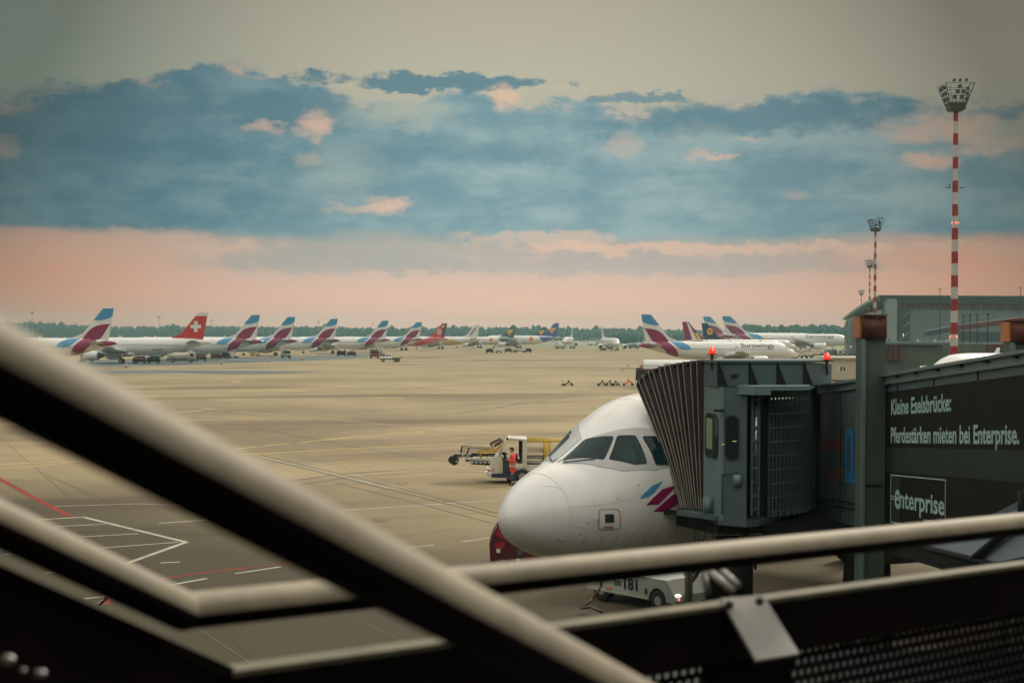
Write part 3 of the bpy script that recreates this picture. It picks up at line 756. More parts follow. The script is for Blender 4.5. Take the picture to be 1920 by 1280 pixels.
# ------------------------------------------------------------------ far airliners, left row (noses to the left)
GL = 'airliners parked in the left row'; GR = 'airliners parked in the right row'
place(airliner('ew', 'leftmost and nearest blue and burgundy tailed airliner of the left row', GL), 213, 275, 171)
place(airliner('swiss', 'white airliner whose red tail carries a white cross', GL), 389, 325, 171)
place(airliner('ew', 'blue and burgundy tailed airliner right of the white cross tail', GL), 487, 362, 171)
place(airliner('ew', 'third blue and burgundy tailed airliner of the left row, counted from the left', GL), 553, 402, 171)
place(airliner('ew', 'fourth blue and burgundy tailed airliner of the left row, counted from the left', GL), 633, 446, 171)
place(airliner('ew', 'fifth blue and burgundy tailed airliner of the left row, behind the white pickup', GL), 728, 498, 171)
place(airliner('ew', 'last blue and burgundy tailed airliner of the left row, beside the all red tail', GL), 791, 552, 171)
place(airliner('ab', 'airliner with red tail, white ring on it and red belly', GL), 838, 610, 170)
place(airliner('hertz', 'airliner with yellow rear fuselage and white tail with black lettering', GL), 899, 680, 170)
place(airliner('condor', 'white airliner with dark green tail and yellow heart, the nearer of the two', GL), 967, 735, 170)
place(airliner('condor', 'farther airliner with dark green tail and yellow heart, beside the blue tail', GL), 1025, 840, 170)
place(airliner('condorb', 'airliner with blue tail and yellow heart at the end of the left row', GL), 1048, 735, 168, 1.12)
# right row (noses to the right)
place(airliner('ew', 'front airliner of the right row, its blue and burgundy tail farthest left there', GR), 1202, 310, 14)
place(airliner('ew', 'right row airliner whose blue and burgundy tail is second from the right', GR), 1318, 790, 7, 1.52, stretch=1.2)
place(airliner('gw', 'airliner with burgundy, white and yellow striped tail', GR), 1279, 470, 12)
place(airliner('lh', 'airliner with dark blue tail and yellow disc', GR), 1315, 515, 12)
place(airliner('ew', 'long white airliner with rightmost blue and burgundy tail, parked before the hangar', GR), 1354, 685, 6, 1.42, stretch=1.26)
# far ones facing the camera, and one beside
place(airliner('plain', 'small white airliner seen nose on beyond the apron', None), 1158, 640, -82, ref=0)
place(airliner('plain', 'small distant white airliner at the right end of the left row, seen nose on', None), 1058, 830, -100, ref=0)
a_ = airliner('ew', 'white airliner whose nose and crown rise above the boarding bridge roof at right', None)
place(a_, 1713, 112, 205, ref=0)

# ------------------------------------------------------------------ near airliner
near = thing('airliner', 'large white airliner nose docked at the boarding bridge', 'airliner', (-.138, 30.033, 0), .73)
fm = fuselage('plain', True)
xp = xphi(-1, .006)
def nd(poly, k, off=.006, step=.25, s=-1): drape(fm, poly, xphi(s, off), k, 0 if step == 0 else step)
def drape_ang(mb, poly, s, off, k, st=.12):
    # step in x 0.12 m, in angle 3 degrees: scale the angle axis so that one step serves both
    q = 25.0; drape(mb, [(p[0], p[1] / q) for p in poly], lambda x, a: xphi(s, off)(x, a * q), k, st)
def ring_outline(mb, poly, t_x, t_a, s, off, k):
    cx = sum(p[0] for p in poly) / len(poly); cy = sum(p[1] for p in poly) / len(poly)
    out = poly; w = max(p[0] for p in poly) - min(p[0] for p in poly); h = max(p[1] for p in poly) - min(p[1] for p in poly)
    inn = [(cx + (p[0] - cx) * (1 - 2 * t_x / w), cy + (p[1] - cy) * (1 - 2 * t_a / h)) for p in poly]
    n = len(out); fn = xphi(s, off)
    for i in range(n):
        for u in range(3):
            a0, a1 = u / 3, (u + 1) / 3; j = (i + 1) % n
            L_ = lambda A_, B_, t: (A_[0] + (B_[0] - A_[0]) * t, A_[1] + (B_[1] - A_[1]) * t)
            mb.add([fn(*L_(out[i], out[j], a0)), fn(*L_(out[i], out[j], a1)), fn(*L_(inn[i], inn[j], a1)), fn(*L_(inn[i], inn[j], a0))], [(0, 1, 2, 3)], k)
# swoosh emblem, service panel and its frame, probe slot, seam lines
sw = [([(2.47, 83.2), (2.62, 80.0), (2.80, 77.6), (3.06, 77.6), (2.95, 80.4), (2.80, 83.8), (2.68, 84.8)], 'eblue'),
      ([(2.62, 90.6), (2.80, 86.6), (3.02, 83.2), (3.38, 83.8), (3.26, 86.8), (3.06, 90.8), (2.92, 93.6)], 'burgundy'),
      ([(2.80, 97.6), (3.02, 93.6), (3.28, 89.6), (3.66, 90.2), (3.54, 93.6), (3.34, 98.0), (3.14, 101.0)], 'burgundy')]
for s in (-1, 1):
    for pl, k in sw: drape_ang(fm, pl, s, .006, k)
    bx = rnd([(1.55, 80.6), (2.02, 86.0), (2.08, 107.4), (1.56, 104.2)], .2)
    ring_outline(fm, bx, .018, .6, s, .006, 'red_line')
    drape_ang(fm, rnd([(1.69, 87.4), (1.89, 89.6), (1.91, 98.6), (1.70, 97.0)], .12), s, .006, 'dark_steel')
    drape_ang(fm, [(1.69, 100.8), (1.90, 102.2), (1.90, 103.4), (1.69, 102.0)], s, .006, 'red_line'); drape_ang(fm, [(1.66, 102.6), (1.94, 104.4), (1.94, 105.2), (1.66, 103.4)], s, .006, 'wood_brown')
    drape_ang(fm, [(.76, 121.2), (.95, 122.6), (.95, 123.4), (.76, 122.0)], s, .006, 'black')
    def seam(pts, w=.006):
        for (x0, p0), (x1, p1) in zip(pts, pts[1:]):
            for u in range(6):
                a = Vector(xphi(s, .004)(x0 + (x1 - x0) * u / 6, p0 + (p1 - p0) * u / 6)); b_ = Vector(xphi(s, .004)(x0 + (x1 - x0) * (u + 1) / 6, p0 + (p1 - p0) * (u + 1) / 6)); fm.tube(a, b_, w / 2, 'panel_grey', n=4, caps=False)
    seam([(.97, 0), (.97, 50), (.97, 98), (.97, 180)]); seam([(.97, 98.4), (2.2, 112), (3.46, 120)], .005); seam([(4.1, 50), (4.1, 130)], .006); seam([(1.0, 50), (.90, 40), (.74, 30)], .005)
    seam([(1.5, 60), (1.5, 78)], .004); seam([(2.25, 70), (2.25, 128)], .004); seam([(3.1, 74), (3.1, 135)], .004); seam([(1.0, 74), (2.25, 80), (4.1, 84)], .004); seam([(3.75, 0), (3.75, 45)], .004); seam([(2.9, 2), (4.6, 2)], .004); seam([(2.6, 118), (2.6, 128), (3.0, 128), (3.0, 118), (2.6, 118)], .004)
    for (xa, pa), (xb, pb), nr in (((1.02, 40), (1.02, 130), 44), ((2.28, 82), (2.28, 126), 22), ((1.1, 74.6), (4.0, 83), 48), ((4.06, 70), (4.06, 126), 26)):
        for q in range(nr): fm.sph(xphi(s, .001)(xa + (xb - xa) * q / nr, pa + (pb - pa) * q / nr), (.0045,) * 3, 'panel_grey', 5, 3)
    for q in range(7): drape_ang(fm, [(1.35 + q * .36, 112 + (q * 7) % 5), (1.37 + q * .36, 112), (1.375 + q * .36, 124 + (q * 5) % 9), (1.362 + q * .36, 124)], s, .003, 'grime')
    fm.tube(xphi(s, 0)(1.55, 92), xphi(s, .09)(1.50, 92), .010, 'steel', n=6); fm.tube(xphi(s, .09)(1.50, 92), xphi(s, .085)(1.36, 92), .008, 'steel', n=6)
    for x, p in ((1.33, 96), (2.0, 76), (2.35, 118), (1.2, 110), (2.5, 72)): fm.sph(xphi(s, .002)(x, p), (.014, .014, .014), 'dark_steel', 6, 4)
    fm.tube(xphi(s, .0)(1.32, 118), xphi(s, .10)(1.25, 119), .012, 'steel'); 
fo = fm.build('fuselage', near)
# pale window surround following the panes
for s in (-1, 1):
    fr = MB(); drape_ang(fr, rnd([(1.50, 6), (2.36, 3), (2.66, 17), (3.42, 43), (3.62, 62), (3.60, 73), (2.95, 68), (2.30, 55), (1.95, 40)], .10), s, .012, 'panel_grey', .04); cut_panes(fr); o = fr.build('window_surround', near)
    for w in (W1 if s < 0 else W1S, W2, W3):
        g = MB(); drape_ang(g, rnd(w, .10), s, .020, 'glass', .06); go = g.build('cockpit_window', near)
        se = MB(); ring_outline(se, rnd(shrink(w, 1.05), .10), .03, 1.2, s, .025, 'rubber'); se.build('window_seal', go)
    # wiper
    wp = MB(); a = xphi(s, .03)(1.60, 12 if s < 0 else 12); b_ = xphi(s, .035)(1.98, 30); wp.tube(a, b_, .012, 'black', n=6); wp.tube(xphi(s, .03)(1.55, 8), a, .014, 'black', n=6); wp.tube(xphi(s, .03)(1.48, 3), xphi(s, .05)(1.62, 5), .010, 'black', n=6); wp.build('wiper', near)
# cockpit interior just behind the panes
ci = MB()
for y in (-.75, .75): ci.box((2.95, y, 4.35), (.16, .50, .62), 'seat_blue', bev=.05); ci.box((2.97, y, 4.72), (.12, .26, .18), 'seat_blue', bev=.04); ci.box((3.35, y * 1.3, 4.4), (.3, .2, .5), 'seat_blue', bev=.05)
ci.box((2.35, 0, 3.95), (.5, 1.7, .16), 'dark_steel', bev=.04); ci.sph((2.12, -.45, 4.12), (.24, .26, .10), 'seat_blue'); ci.box((2.45, -.75, 4.30), (.10, .40, .20), 'reflect'); ci.box((2.6, .5, 4.32), (.08, .5, .22), 'stair_pale')  # pale blocks added to imitate reflections and lit patches in the panes
ci.box((4.4, 0, 4.05), (.06, 2.5, 2.2), 'dark_steel'); ci.box((3.0, 0, 3.25), (2.6, 2.4, .06), 'dark_steel')
ci.build('cockpit_interior', near)
for s in (-1, 1):
    wing_mesh(s, False).build('wing', near)
    engine_mesh(s).build('engine', near, tf=Matrix.Translation((-.6, 0, 0)))
    tailplane_mesh(s).build('tailplane', near)
    g = MB(); g.tube((18.4, s * 3.8, 2.5), (18.4, s * 3.8, .6), .14, 'silver'); g = g.build('main_gear', near)
    for y in (-.42, .42): wheel_mesh((18.4, s * 3.8 + y, .585), .585, .4).build('wheel', g)
g = MB(); g.tube((5.9, 0, 2.2), (5.9, 0, .45), .10, 'silver'); g.tube((5.9, 0, 1.2), (6.9, 0, 2.0), .06, 'silver'); g.box((5.9, 0, .45), (.12, .7, .12), 'silver'); g.box((6.6, -.35, 1.55), (.9, .04, .4), 'bridge_dark'); g.box((6.6, .35, 1.55), (.9, .04, .4), 'bridge_dark'); g = g.build('nose_gear', near)
for y in (-.25, .25): wheel_mesh((5.9, y, .38), .38, .22).build('wheel', g)
fin_mesh('ew').build('fin', near)

# ------------------------------------------------------------------ boarding bridge
def tbase(y): return 3.37 + .0735 * (28.2 - y)
TX = 6.95
br = thing('boarding_bridge', 'dark grey passenger boarding bridge docked at the large near airliner', 'boarding bridge', (0, 0, 0))
mb = MB()
Y0, Y1 = 32.8, 1.0
def tsec(y, x0=TX, x1=TX + 2.5, a=0.0, b_=2.9): z = tbase(y); return [Vector((x0, y, z + a)), Vector((x1, y, z + a)), Vector((x1, y, z + b_)), Vector((x0, y, z + b_))]
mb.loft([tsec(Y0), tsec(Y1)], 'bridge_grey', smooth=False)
for i in range(12):     # shallow vertical seams of the wall panels
    y = 32.2 - i * 2.2; z = tbase(y); mb.box((TX - .006, y, z + 1.45), (.012, .035, 2.86), 'bridge_dark')
tun = mb.build('tunnel', br)
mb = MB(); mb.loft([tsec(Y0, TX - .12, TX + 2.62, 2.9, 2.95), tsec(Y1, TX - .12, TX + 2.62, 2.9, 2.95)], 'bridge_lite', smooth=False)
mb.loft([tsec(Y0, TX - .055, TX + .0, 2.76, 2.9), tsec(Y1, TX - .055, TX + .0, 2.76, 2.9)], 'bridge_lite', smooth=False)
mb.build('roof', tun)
mb = MB(); mb.loft([tsec(27.2, TX - .02, TX + .3, -.34, -.02), tsec(Y1, TX - .02, TX + .3, -.34, -.02)], 'bridge_dark', smooth=False); mb.loft([tsec(Y0 - .2, TX + .35, TX + .6, -.3, -.01), tsec(27, TX + .35, TX + .6, -.3, -.01)], 'bridge_dark', smooth=False)
for y in (26.0, 23.8, 21.6, 19.4, 17.2):
    z = tbase(y); mb.tube((TX + .2, y, z - .2), (TX + 2.3, y - 1.6, z - .9), .07, 'bridge_dark'); mb.box((TX + 1.2, y, z - .12), (2.4, .12, .2), 'bridge_dark')
mb.loft([tsec(26.2, TX + 2.1, TX + 2.3, -1.15, -.95), tsec(Y1, TX + 2.1, TX + 2.3, -1.15, -.95)], 'bridge_dark', smooth=False)
mb.build('lower_frame', br)
TD = Vector((0, -1, .0735)).normalized(); UZ = Vector((0, 0, 1))
def tp(px, h, off=.0):      # point of the tunnel wall at the column px of the photograph, h above its lower edge
    y = TX * F / (px - 960); return Vector((TX - off, y, tbase(y) + h))
# advertising panel with its lettering
mb = MB()
def wallq(mb, y0, y1, h0, h1, off, k): 
    mb.add([Vector((TX - off, y, tbase(y) + h)) for y, h in ((y0, h0), (y1, h0), (y1, h1), (y0, h1))], [(0, 1, 2, 3)], k)
mb.prism([(26.3, tbase(26.3) + .03), (12, tbase(12) + .03), (12, tbase(12) + 2.62), (26.3, tbase(26.3) + 2.62)], 'x', TX - .03, TX - .002, 'ad_dark')
wallq(mb, 26.25, 12.05, 1.16, 1.60, .034, 'ad_green')
def wt(mb, s_, px0, px1, h, cap, k, bold=0.0, off=.040):
    a = tp(px0, h, off); b_ = tp(px1, h, off); put_text(mb, s_, a, (b_ - a).normalized(), UZ, (b_ - a).length, cap, k, bold)
wt(mb, 'Kleine Eselsbrücke:', 1676, 1789, 2.20, .28, 'ad_text', .025)
wt(mb, 'Pferdestärken mieten bei Enterprise.', 1676, 1918, 1.69, .28, 'ad_text', .025)
ya, yb = tp(1676, 0).y, tp(1780, 0).y
wallq(mb, ya, yb, .24, 1.10, .034, 'ad_dark')
for a in ((ya, yb, 1.09, 1.11), (ya, yb, .24, .26), (ya, ya - .03, .24, 1.1), (yb + .03, yb, .24, 1.1)): wallq(mb, *a, .040, 'ad_text')
wallq(mb, ya - .03, tp(1693, 0).y, .27, 1.08, .036, 'ad_green')
wt(mb, 'nterprise', 1693, 1778, .54, .33, 'ad_text', .02); wt(mb, 'e', 1684, 1694, .52, .50, 'ad_text', .02)
for h in (.66, .71): wallq(mb, ya - .04, tp(1686, 0).y, h, h + .018, .041, 'ad_text')
wt(mb, 'rent-a-car', 1739, 1779, .34, .12, 'ad_text', .01)
mb.build('advertising_panel', br)
mb = MB()
wt(mb, 'Düsseldorf', 1534, 1584, 1.50, .36, 'sign_orange', .0, .012); wt(mb, 'Airport', 1551, 1584, .90, .33, 'sign_orange', .0, .012)
def lq(p0, p1, h0, h1, k, off=.012): wallq(mb, tp(p0, 0).y, tp(p1, 0).y, h0, h1, off, k)
lq(1587, 1592, .85, 1.95, 'sign_blue'); lq(1592, 1597, 1.80, 1.95, 'sign_blue'); lq(1592, 1597, .85, 1.10, 'sign_blue'); lq(1597, 1603, .85, 1.95, 'sign_blue'); lq(1606, 1610, .85, 1.9, 'sign_blue'); lq(1603, 1606, .85, 1.05, 'sign_blue')
mb.build('airport_sign', br)
# cab
FP = [(4.10, 30.2), (4.30, 29.25), (4.80, 28.95), (5.10, 29.15), (6.72, 31.9), (6.90, 32.6), (6.33, 32.2)]
zb_, zt_ = 3.36, 6.10
mb = MB(); mb.prism([(4.10, 30.2), (4.30, 29.25), (4.36, 29.20), (4.36, 30.3)], 'z', zb_, zt_, 'bridge_lite')  # left panel in the lighter grey: light falling on it put into the colour
mb.prism([(4.365, 29.2), (4.80, 28.98), (4.86, 29.4), (4.365, 30.3)], 'z', zb_, zt_ - .01, 'bridge_grey')
mb.prism([(4.4, 30.2), (4.95, 29.55), (6.70, 32.1), (6.33, 32.2)], 'z', zb_ + .02, zt_ - .02, 'bridge_dark')
mb.prism([(6.74, 32.15), (6.88, 32.15), (6.945, 32.6), (6.74, 32.6)], 'z', zb_ - .1, zt_ + .1, 'bridge_grey')
mb.prism([(p[0], p[1]) for p in FP], 'z', zb_ - .10, zb_ + .015, 'bridge_grey')
mb.box((4.25, 29.12, 5.62), (.25, .06, .05), 'bridge_dark', rz=-.9)
cab = mb.build('cab', br)
def wall_window(a, b_, u0, u1, z0, z1, name='window'):
    a, b_ = Vector((*a, 0)), Vector((*b_, 0)); d = (b_ - a); n = Vector((d.y, -d.x, 0)).normalized()
    if n.y > 0: n = -n
    W_ = d.length * (u1 - u0); pts = rnd([(0, z0), (W_, z0), (W_, z1), (0, z1)], .18, 5) if False else None
    r = min(W_ * .45, .14); o = []
    for cx, cz, t0 in ((W_ - r, z0 + r, -90), (W_ - r, z1 - r, 0), (r, z1 - r, 90), (r, z0 + r, 180)):
        for q in range(6): t = R(t0 + q * 18); o.append((cx + r * math.cos(t), cz + r * math.sin(t)))
    base_ = a + d * u0; dn = d.normalized()
    def P3(x, z, off): return base_ + dn * x + Vector((0, 0, z)) + n * off
    g = MB(); N = len(o)
    g.add([P3(x, z, .012) for x, z in o], [tuple(range(N))], 'glass_dark'); w = g.build(name, cab)
    f = MB(); cx, cz = W_ / 2, (z0 + z1) / 2
    for i in range(N):
        j = (i + 1) % N; q = []
        for (x, z), k, off in ((o[i], 1.0, .02), (o[j], 1.0, .02), (o[j], 1.12, .02), (o[i], 1.12, .02)): q.append(P3(cx + (x - cx) * (k if k == 1 else 1 + .025 / (W_ / 2)), cz + (z - cz) * (k if k == 1 else 1 + .025 / ((z1 - z0) / 2)), off))
        f.add(q, [(0, 1, 2, 3)], 'rubber')
    f.build('window_seal', w)
    return P3
P3 = wall_window((4.10, 30.2), (4.30, 29.25), .10, .86, 4.62, 5.50)
g = MB(); g.add([P3(.06, 4.78, .0145), P3(.42, 4.78, .0145), P3(.42, 5.42, .0145), P3(.06, 5.42, .0145)], [(0, 1, 2, 3)], 'greenlight'); g.build('interior_glow', cab)  # glowing patch over the pane stands in for the light inside the cab
wall_window((4.365, 29.2), (4.80, 28.98), .10, .62, 4.62, 5.50)
g = MB(); g.box((4.335, 29.10, 4.93), (.05, .02, .015), 'controllight', rz=-.4); g.box((4.56, 29.065, 5.0), (.08, .015, .015), 'controllight', rz=-.45); g.build('control_light', cab)
# hood over the cab
mb = MB(); HP = [(4.08, 30.2), (4.22, 29.3), (6.2, 29.9), (6.97, 31.0), (6.97, 32.6), (6.33, 32.3)]
n = len(HP); zt2 = [6.60, 6.62, 6.60, 6.55, 6.55, 6.58]
mb.add([(x, y, 6.11) for x, y in HP] + [(x, y, z) for (x, y), z in zip(HP, zt2)], [tuple(range(n))[::-1], tuple(range(n, 2 * n))] + [(i, (i + 1) % n, n + (i + 1) % n, n + i) for i in range(n)], 'bridge_grey')
c = Vector((5.6, 31, 0))
mb.prism([(c.x + (x - c.x) * 1.04, c.y + (y - c.y) * 1.04) for x, y in HP], 'z', 6.60, 6.645, 'bridge_grey')
fa, fb = Vector((4.22, 29.3, 0)), Vector((6.2, 29.9, 0)); fd = (fb - fa).normalized(); fn_ = Vector((fd.y, -fd.x, 0))
for u in (.02, .72, 1.36, 1.98):       # sloping gusset plates along the hood, coloured dark for the shading of its folds
    p = fa + fd * u; mb.add([p + Vector((0, 0, 6.60)), p + fd * .16 + Vector((0, 0, 6.12)) + fn_ * .16, p + fd * .0 + Vector((0, 0, 6.12)), p + fd * .02 + fn_ * .03 + Vector((0, 0, 6.60))], [(0, 1, 2), (0, 1, 3), (1, 2, 3), (0, 2, 3)], 'bridge_dark')
mb.box((4.62, 29.38, 6.34), (.16, .05, .05), 'rubber', rz=.3)
mb.build('hood', br)
mb = MB(); mb.prism([(4.62, 29.1), (4.9, 28.72), (6.0, 29.0), (6.75, 31.2), (6.72, 31.9), (4.9, 29.6)], 'z', 6.05, 6.14, 'bridge_lite'); mb.prism([(4.62, 29.05), (4.88, 28.70), (5.25, 28.78), (5.2, 29.2)], 'z', 5.96, 6.05, 'bridge_lite'); mb.build('eyebrow_canopy', br)
# vertical roller column and slatted roller curtain
mb = MB()
for x, y in ((4.93, 29.12), (5.08, 29.2)): mb.box((x, y, 4.72), (.05, .05, 2.5), 'bridge_grey')
for i in range(9): mb.box((5.005, 29.15, 3.6 + i * .28), (.17, .035, .05), 'bridge_grey', rz=.4)
mb.tube((5.02, 29.22, 3.5), (5.02, 29.22, 5.95), .045, 'steel'); mb.build('curtain_track', br)
mb = MB(); arc = []
for i in range(23):
    t = i / 22; x = 5.36 + (6.66 - 5.36) * t; y = 29.55 + (31.55 - 29.55) * t; bow = .28 * math.sin(math.pi * t); d = Vector((1.3, 2.0, 0)).normalized(); nn = Vector((d.y, -d.x, 0)); arc.append(Vector((x, y, 0)) + nn * bow)
for i, p in enumerate(arc): mb.box((p.x, p.y, 4.72), (.03 if i < 16 else .06, .05, 2.66), 'bridge_grey', rz=.9)
for r_ in range(9):
    z = 3.5 + r_ * .29
    for a, b_ in zip(arc[:17], arc[1:17]): mb.tube((a.x, a.y, z), (b_.x, b_.y, z), .018, 'bridge_lite', n=5)
mb.build('roller_curtain', br)
mb = MB(); mb.prism([(5.2, 29.7), (5.42, 29.72)] + [(p.x - .12, p.y + .10) for p in arc[2:]] + [(6.5, 32.0)], 'z', 3.4, 6.03, 'bridge_dark'); mb.build('curtain_backing', br)
mb = MB()
for i in range(1, 15):
    a, b_ = arc[i], arc[i + 1]; p = (a + b_) / 2; mb.box((p.x - .05, p.y + .04, 5.83), (.035, .035, .06), 'slotlight', rz=.9)
    mb.box((p.x - .05, p.y + .04, 5.70), (.018, .018, .06), 'greenlight', rz=.9)
mb.build('ceiling_light_strip', br)
mb = MB()
for i in range(0, 20, 2): p = arc[i + 1]; mb.box((p.x + .01, p.y - .04, 3.44), (.03, .03, .10), 'bridge_lite', rz=.9)
mb.build('curtain_rollers', br)
# folding canopy against the airliner
cn = MB(); N = 13; ax_ = Vector((math.cos(.73), math.sin(.73), 0)); out_ = Vector((math.sin(.73), -math.cos(.73), 0))
A0_ = Vector((4.10, 30.2, 0)); ribs = []
tops = [(0, 722), (.10, 705), (.28, 690), (.5, 684), (.75, 678), (1, 675)]
def tpy(s_):
    for (a, ya_), (b_, yb_) in zip(tops, tops[1:]):
        if s_ <= b_: return ya_ + (yb_ - ya_) * (s_ - a) / (b_ - a)
for i in range(N):
    s_ = (i / (N - 1)); s_ = s_ ** 1.25
    s_ = min(1, max(0, s_ + (random.uniform(-.014, .014) if 0 < i < N - 1 else 0)))
    T = A0_ - out_ * 2.0 * (1 - s_); B_ = A0_ - out_ * .66 * (1 - s_); zt3 = 7.15 - (tpy(s_) - 630) / (F / T.y)
    rib = []
    for q in range(9):
        t = q / 8; p = B_.lerp(T, t ** 1.18 if s_ < .6 else t); p.z = 3.44 + (zt3 - 3.44) * t; rib.append(p)
    ribs.append(rib)
L3 = ax_ * 2.7
edge_ = MB()
for i in range(N):
    rib = ribs[i]
    for a, b_ in zip(rib, rib[1:]): edge_.tube(a, b_, .013, 'canopy_edge', n=5, caps=False); edge_.tube(a + L3, b_ + L3, .013, 'canopy_edge', n=5, caps=False)
    edge_.tube(rib[-1], rib[-1] + L3, .013, 'canopy_edge', n=5)
    if i < N - 1:
        r2 = ribs[i + 1]; sg = random.uniform(.05, .13); mid = [(a + b_) / 2 + ax_ * (sg + random.uniform(-.02, .02)) for a, b_ in zip(rib, r2)]; midR = [(a + b_) / 2 + L3 - ax_ * .09 for a, b_ in zip(rib, r2)]
        midt = (rib[-1] + r2[-1]) / 2 - Vector((0, 0, .08))
        for u in range(8):
            for A_, B2 in ((rib, mid), (mid, r2)): cn.add([A_[u], A_[u + 1], B2[u + 1], B2[u]], [(0, 1, 2, 3)], 'canopy')
            for A_, B2, oa, ob in ((rib, midR, L3, None), (midR, r2, None, L3)):
                a0 = A_[u] + (oa or Vector()); a1 = A_[u + 1] + (oa or Vector()); b0 = B2[u] + (ob or Vector()); b1 = B2[u + 1] + (ob or Vector()); cn.add([a0, a1, b1, b0], [(0, 1, 2, 3)], 'canopy')
        for a, b_ in ((rib[-1], midt), (midt, r2[-1])):
            cn.add([a, a + L3, b_ + L3, b_], [(0, 1, 2, 3)], 'canopy')
co = cn.build('folding_canopy', br, merge=False); edge_.build('canopy_ribs', co, merge=False)
mb = MB(); mb.box((4.0, 29.85, 3.39), (1.1, .3, .10), 'bridge_grey', rz=.73 + math.pi / 2); mb.box((4.12, 29.72, 3.60), (.20, .22, .36), 'bridge_lite', bev=.02); mb.box((3.75, 30.55, 3.33), (.12, 1.5, .10), 'bridge_dark', rz=.73 + .2)
mb.build('bumper', br)
# machinery below
mb = MB()
mb.prism([(3.6, 31.0), (4.3, 29.5), (6.9, 30.2), (6.95, 32.6)], 'z', 3.02, 3.24, 'bridge_dark')
mb.box((5.6, 30.3, 2.85), (2.6, .12, .16), 'bridge_dark', rz=.25); mb.box((6.2, 30.9, 2.75), (1.6, .2, .3), 'bridge_dark', rz=.4)
for x, y, z in ((4.35, 29.6, 2.95), (4.9, 29.7, 2.88)):
    for q in range(10):
        t0, t1 = 2 * math.pi * q / 10, 2 * math.pi * (q + 1) / 10; mb.tube((x + .13 * math.cos(t0), y, z + .13 * math.sin(t0)), (x + .13 * math.cos(t1), y, z + .13 * math.sin(t1)), .022, 'dark_steel', n=5)
mb.tube((5.05, 29.6, 3.0), (5.10, 29.6, 2.3), .035, 'dark_steel'); mb.tube((3.95, 30.0, 3.0), (3.98, 30.0, 2.7), .02, 'dark_steel'); mb.path([Vector((3.9, 29.9, 3.1)), Vector((3.86, 29.9, 2.88)), Vector((4.05, 29.9, 2.84)), Vector((4.1, 29.9, 3.05))], .014, 'rubber', n=5)
mb.box((7.62, 30.4, 2.0), (.9, .9, 2.4), 'bridge_dark', taper=(.8, .9)); mb.tube((7.62, 30.4, .3), (7.62, 30.4, 2.9), .22, 'dark_steel')
mb.build('undercarriage', br)
for s in (-1, 1):
    g = MB(); c = (7.62 + s * .25, 30.4, .5); n = 18
    g.loft([[Vector((c[0] + dx, c[1] + r * math.cos(2 * math.pi * i / n), c[2] + r * math.sin(2 * math.pi * i / n))) for i in range(n)] for dx, r in ((-.2, .3), (-.2, .46), (-.14, .5), (.14, .5), (.2, .46), (.2, .3))], 'rubber'); g.build('wheel', br)
for px, py, D in ((1335.5, 655, 29.6), (1551, 666, 30.6)):
    p = P(px, py, D); b_ = MB(); b_.tube(p - Vector((0, 0, .11)), p - Vector((0, 0, .09)), .10, 'rubber', n=14); b_.tube(p - Vector((0, 0, .42)), p - Vector((0, 0, .1)), .03, 'dark_steel'); b_.tube(p - Vector((.04, 0, .3)), p - Vector((.02, 0, .1)), .012, 'red'); bo = b_.build('beacon', br)
    l_ = MB(); l_.loft([[Vector((p.x + r * math.cos(2 * math.pi * i / 14), p.y + r * math.sin(2 * math.pi * i / 14), p.z + z)) for i in range(14)] for z, r in ((-.09, .070), (.0, .066), (.04, .05), (.06, .015))], 'lampred'); l_.build('beacon_dome', bo)
    l_ = MB(); l_.sph((p.x, p.y - .075, p.z - .0), (.026, .02, .040), 'lamphot', 8, 6); l_.build('bulb', bo)
mb = MB()
for q, h in enumerate((.35, .47)): mb.tube(tp(1526, h, .03), tp(1611, h, .03), .018, 'rubber', n=6)
mb.path([tp(1529, .35, .04), tp(1529, 2.5, .04)], .016, 'rubber', 6); mb.box(tp(1531, 1.2, .05), (.08, .35, .5), 'bridge_lite', bev=.01)
mb.build('cable', br); mb = MB()
mb.path([Vector((4.33, 29.16, 3.5)), Vector((4.33, 29.16, 4.3)), Vector((4.62, 29.02, 4.36))], .012, 'rubber', 6); mb.box((4.62, 29.02, 4.2), (.16, .07, .24), 'bridge_lite', rz=-.45, bev=.01)
mb.build('junction_box', br)
for i in range(9):
    g = MB(); y = 25.4 - i * 1.2
    if y > 12: g.box((TX - .09, y, tbase(y) + 2.87), (.06, .12, .03), 'bridge_dark'); g.build('roof_clip', br)
mb = MB(); pp = [P(1742, 1022, 22.4), P(1800, 994, 21.0), P(1912, 938, 18.6), P(1990, 925, 17.4), P(1990, 1030, 17.4), P(1852, 1056, 19.8)]
nn_ = Vector((.05, 0, 0)); n = len(pp); mb.add(pp + [p + nn_ for p in pp], [tuple(range(n)), tuple(range(n, 2 * n))[::-1]] + [(i, (i + 1) % n, n + (i + 1) % n, n + i) for i in range(n)], 'stair_pale'); sp_ = mb.build('stair_screen', br)
mb = MB(); mb.tube(P(1912, 976, 18.5), P(1826, 1046, 20.2), .055, 'bridge_dark'); mb.tube(P(1700, 1018, 23.2), P(1866, 1060, 19.4), .05, 'bridge_dark'); mb.tube(P(1917, 920, 18.4), P(1917, 985, 18.4), .06, 'bridge_dark'); mb.build('brace', sp_)
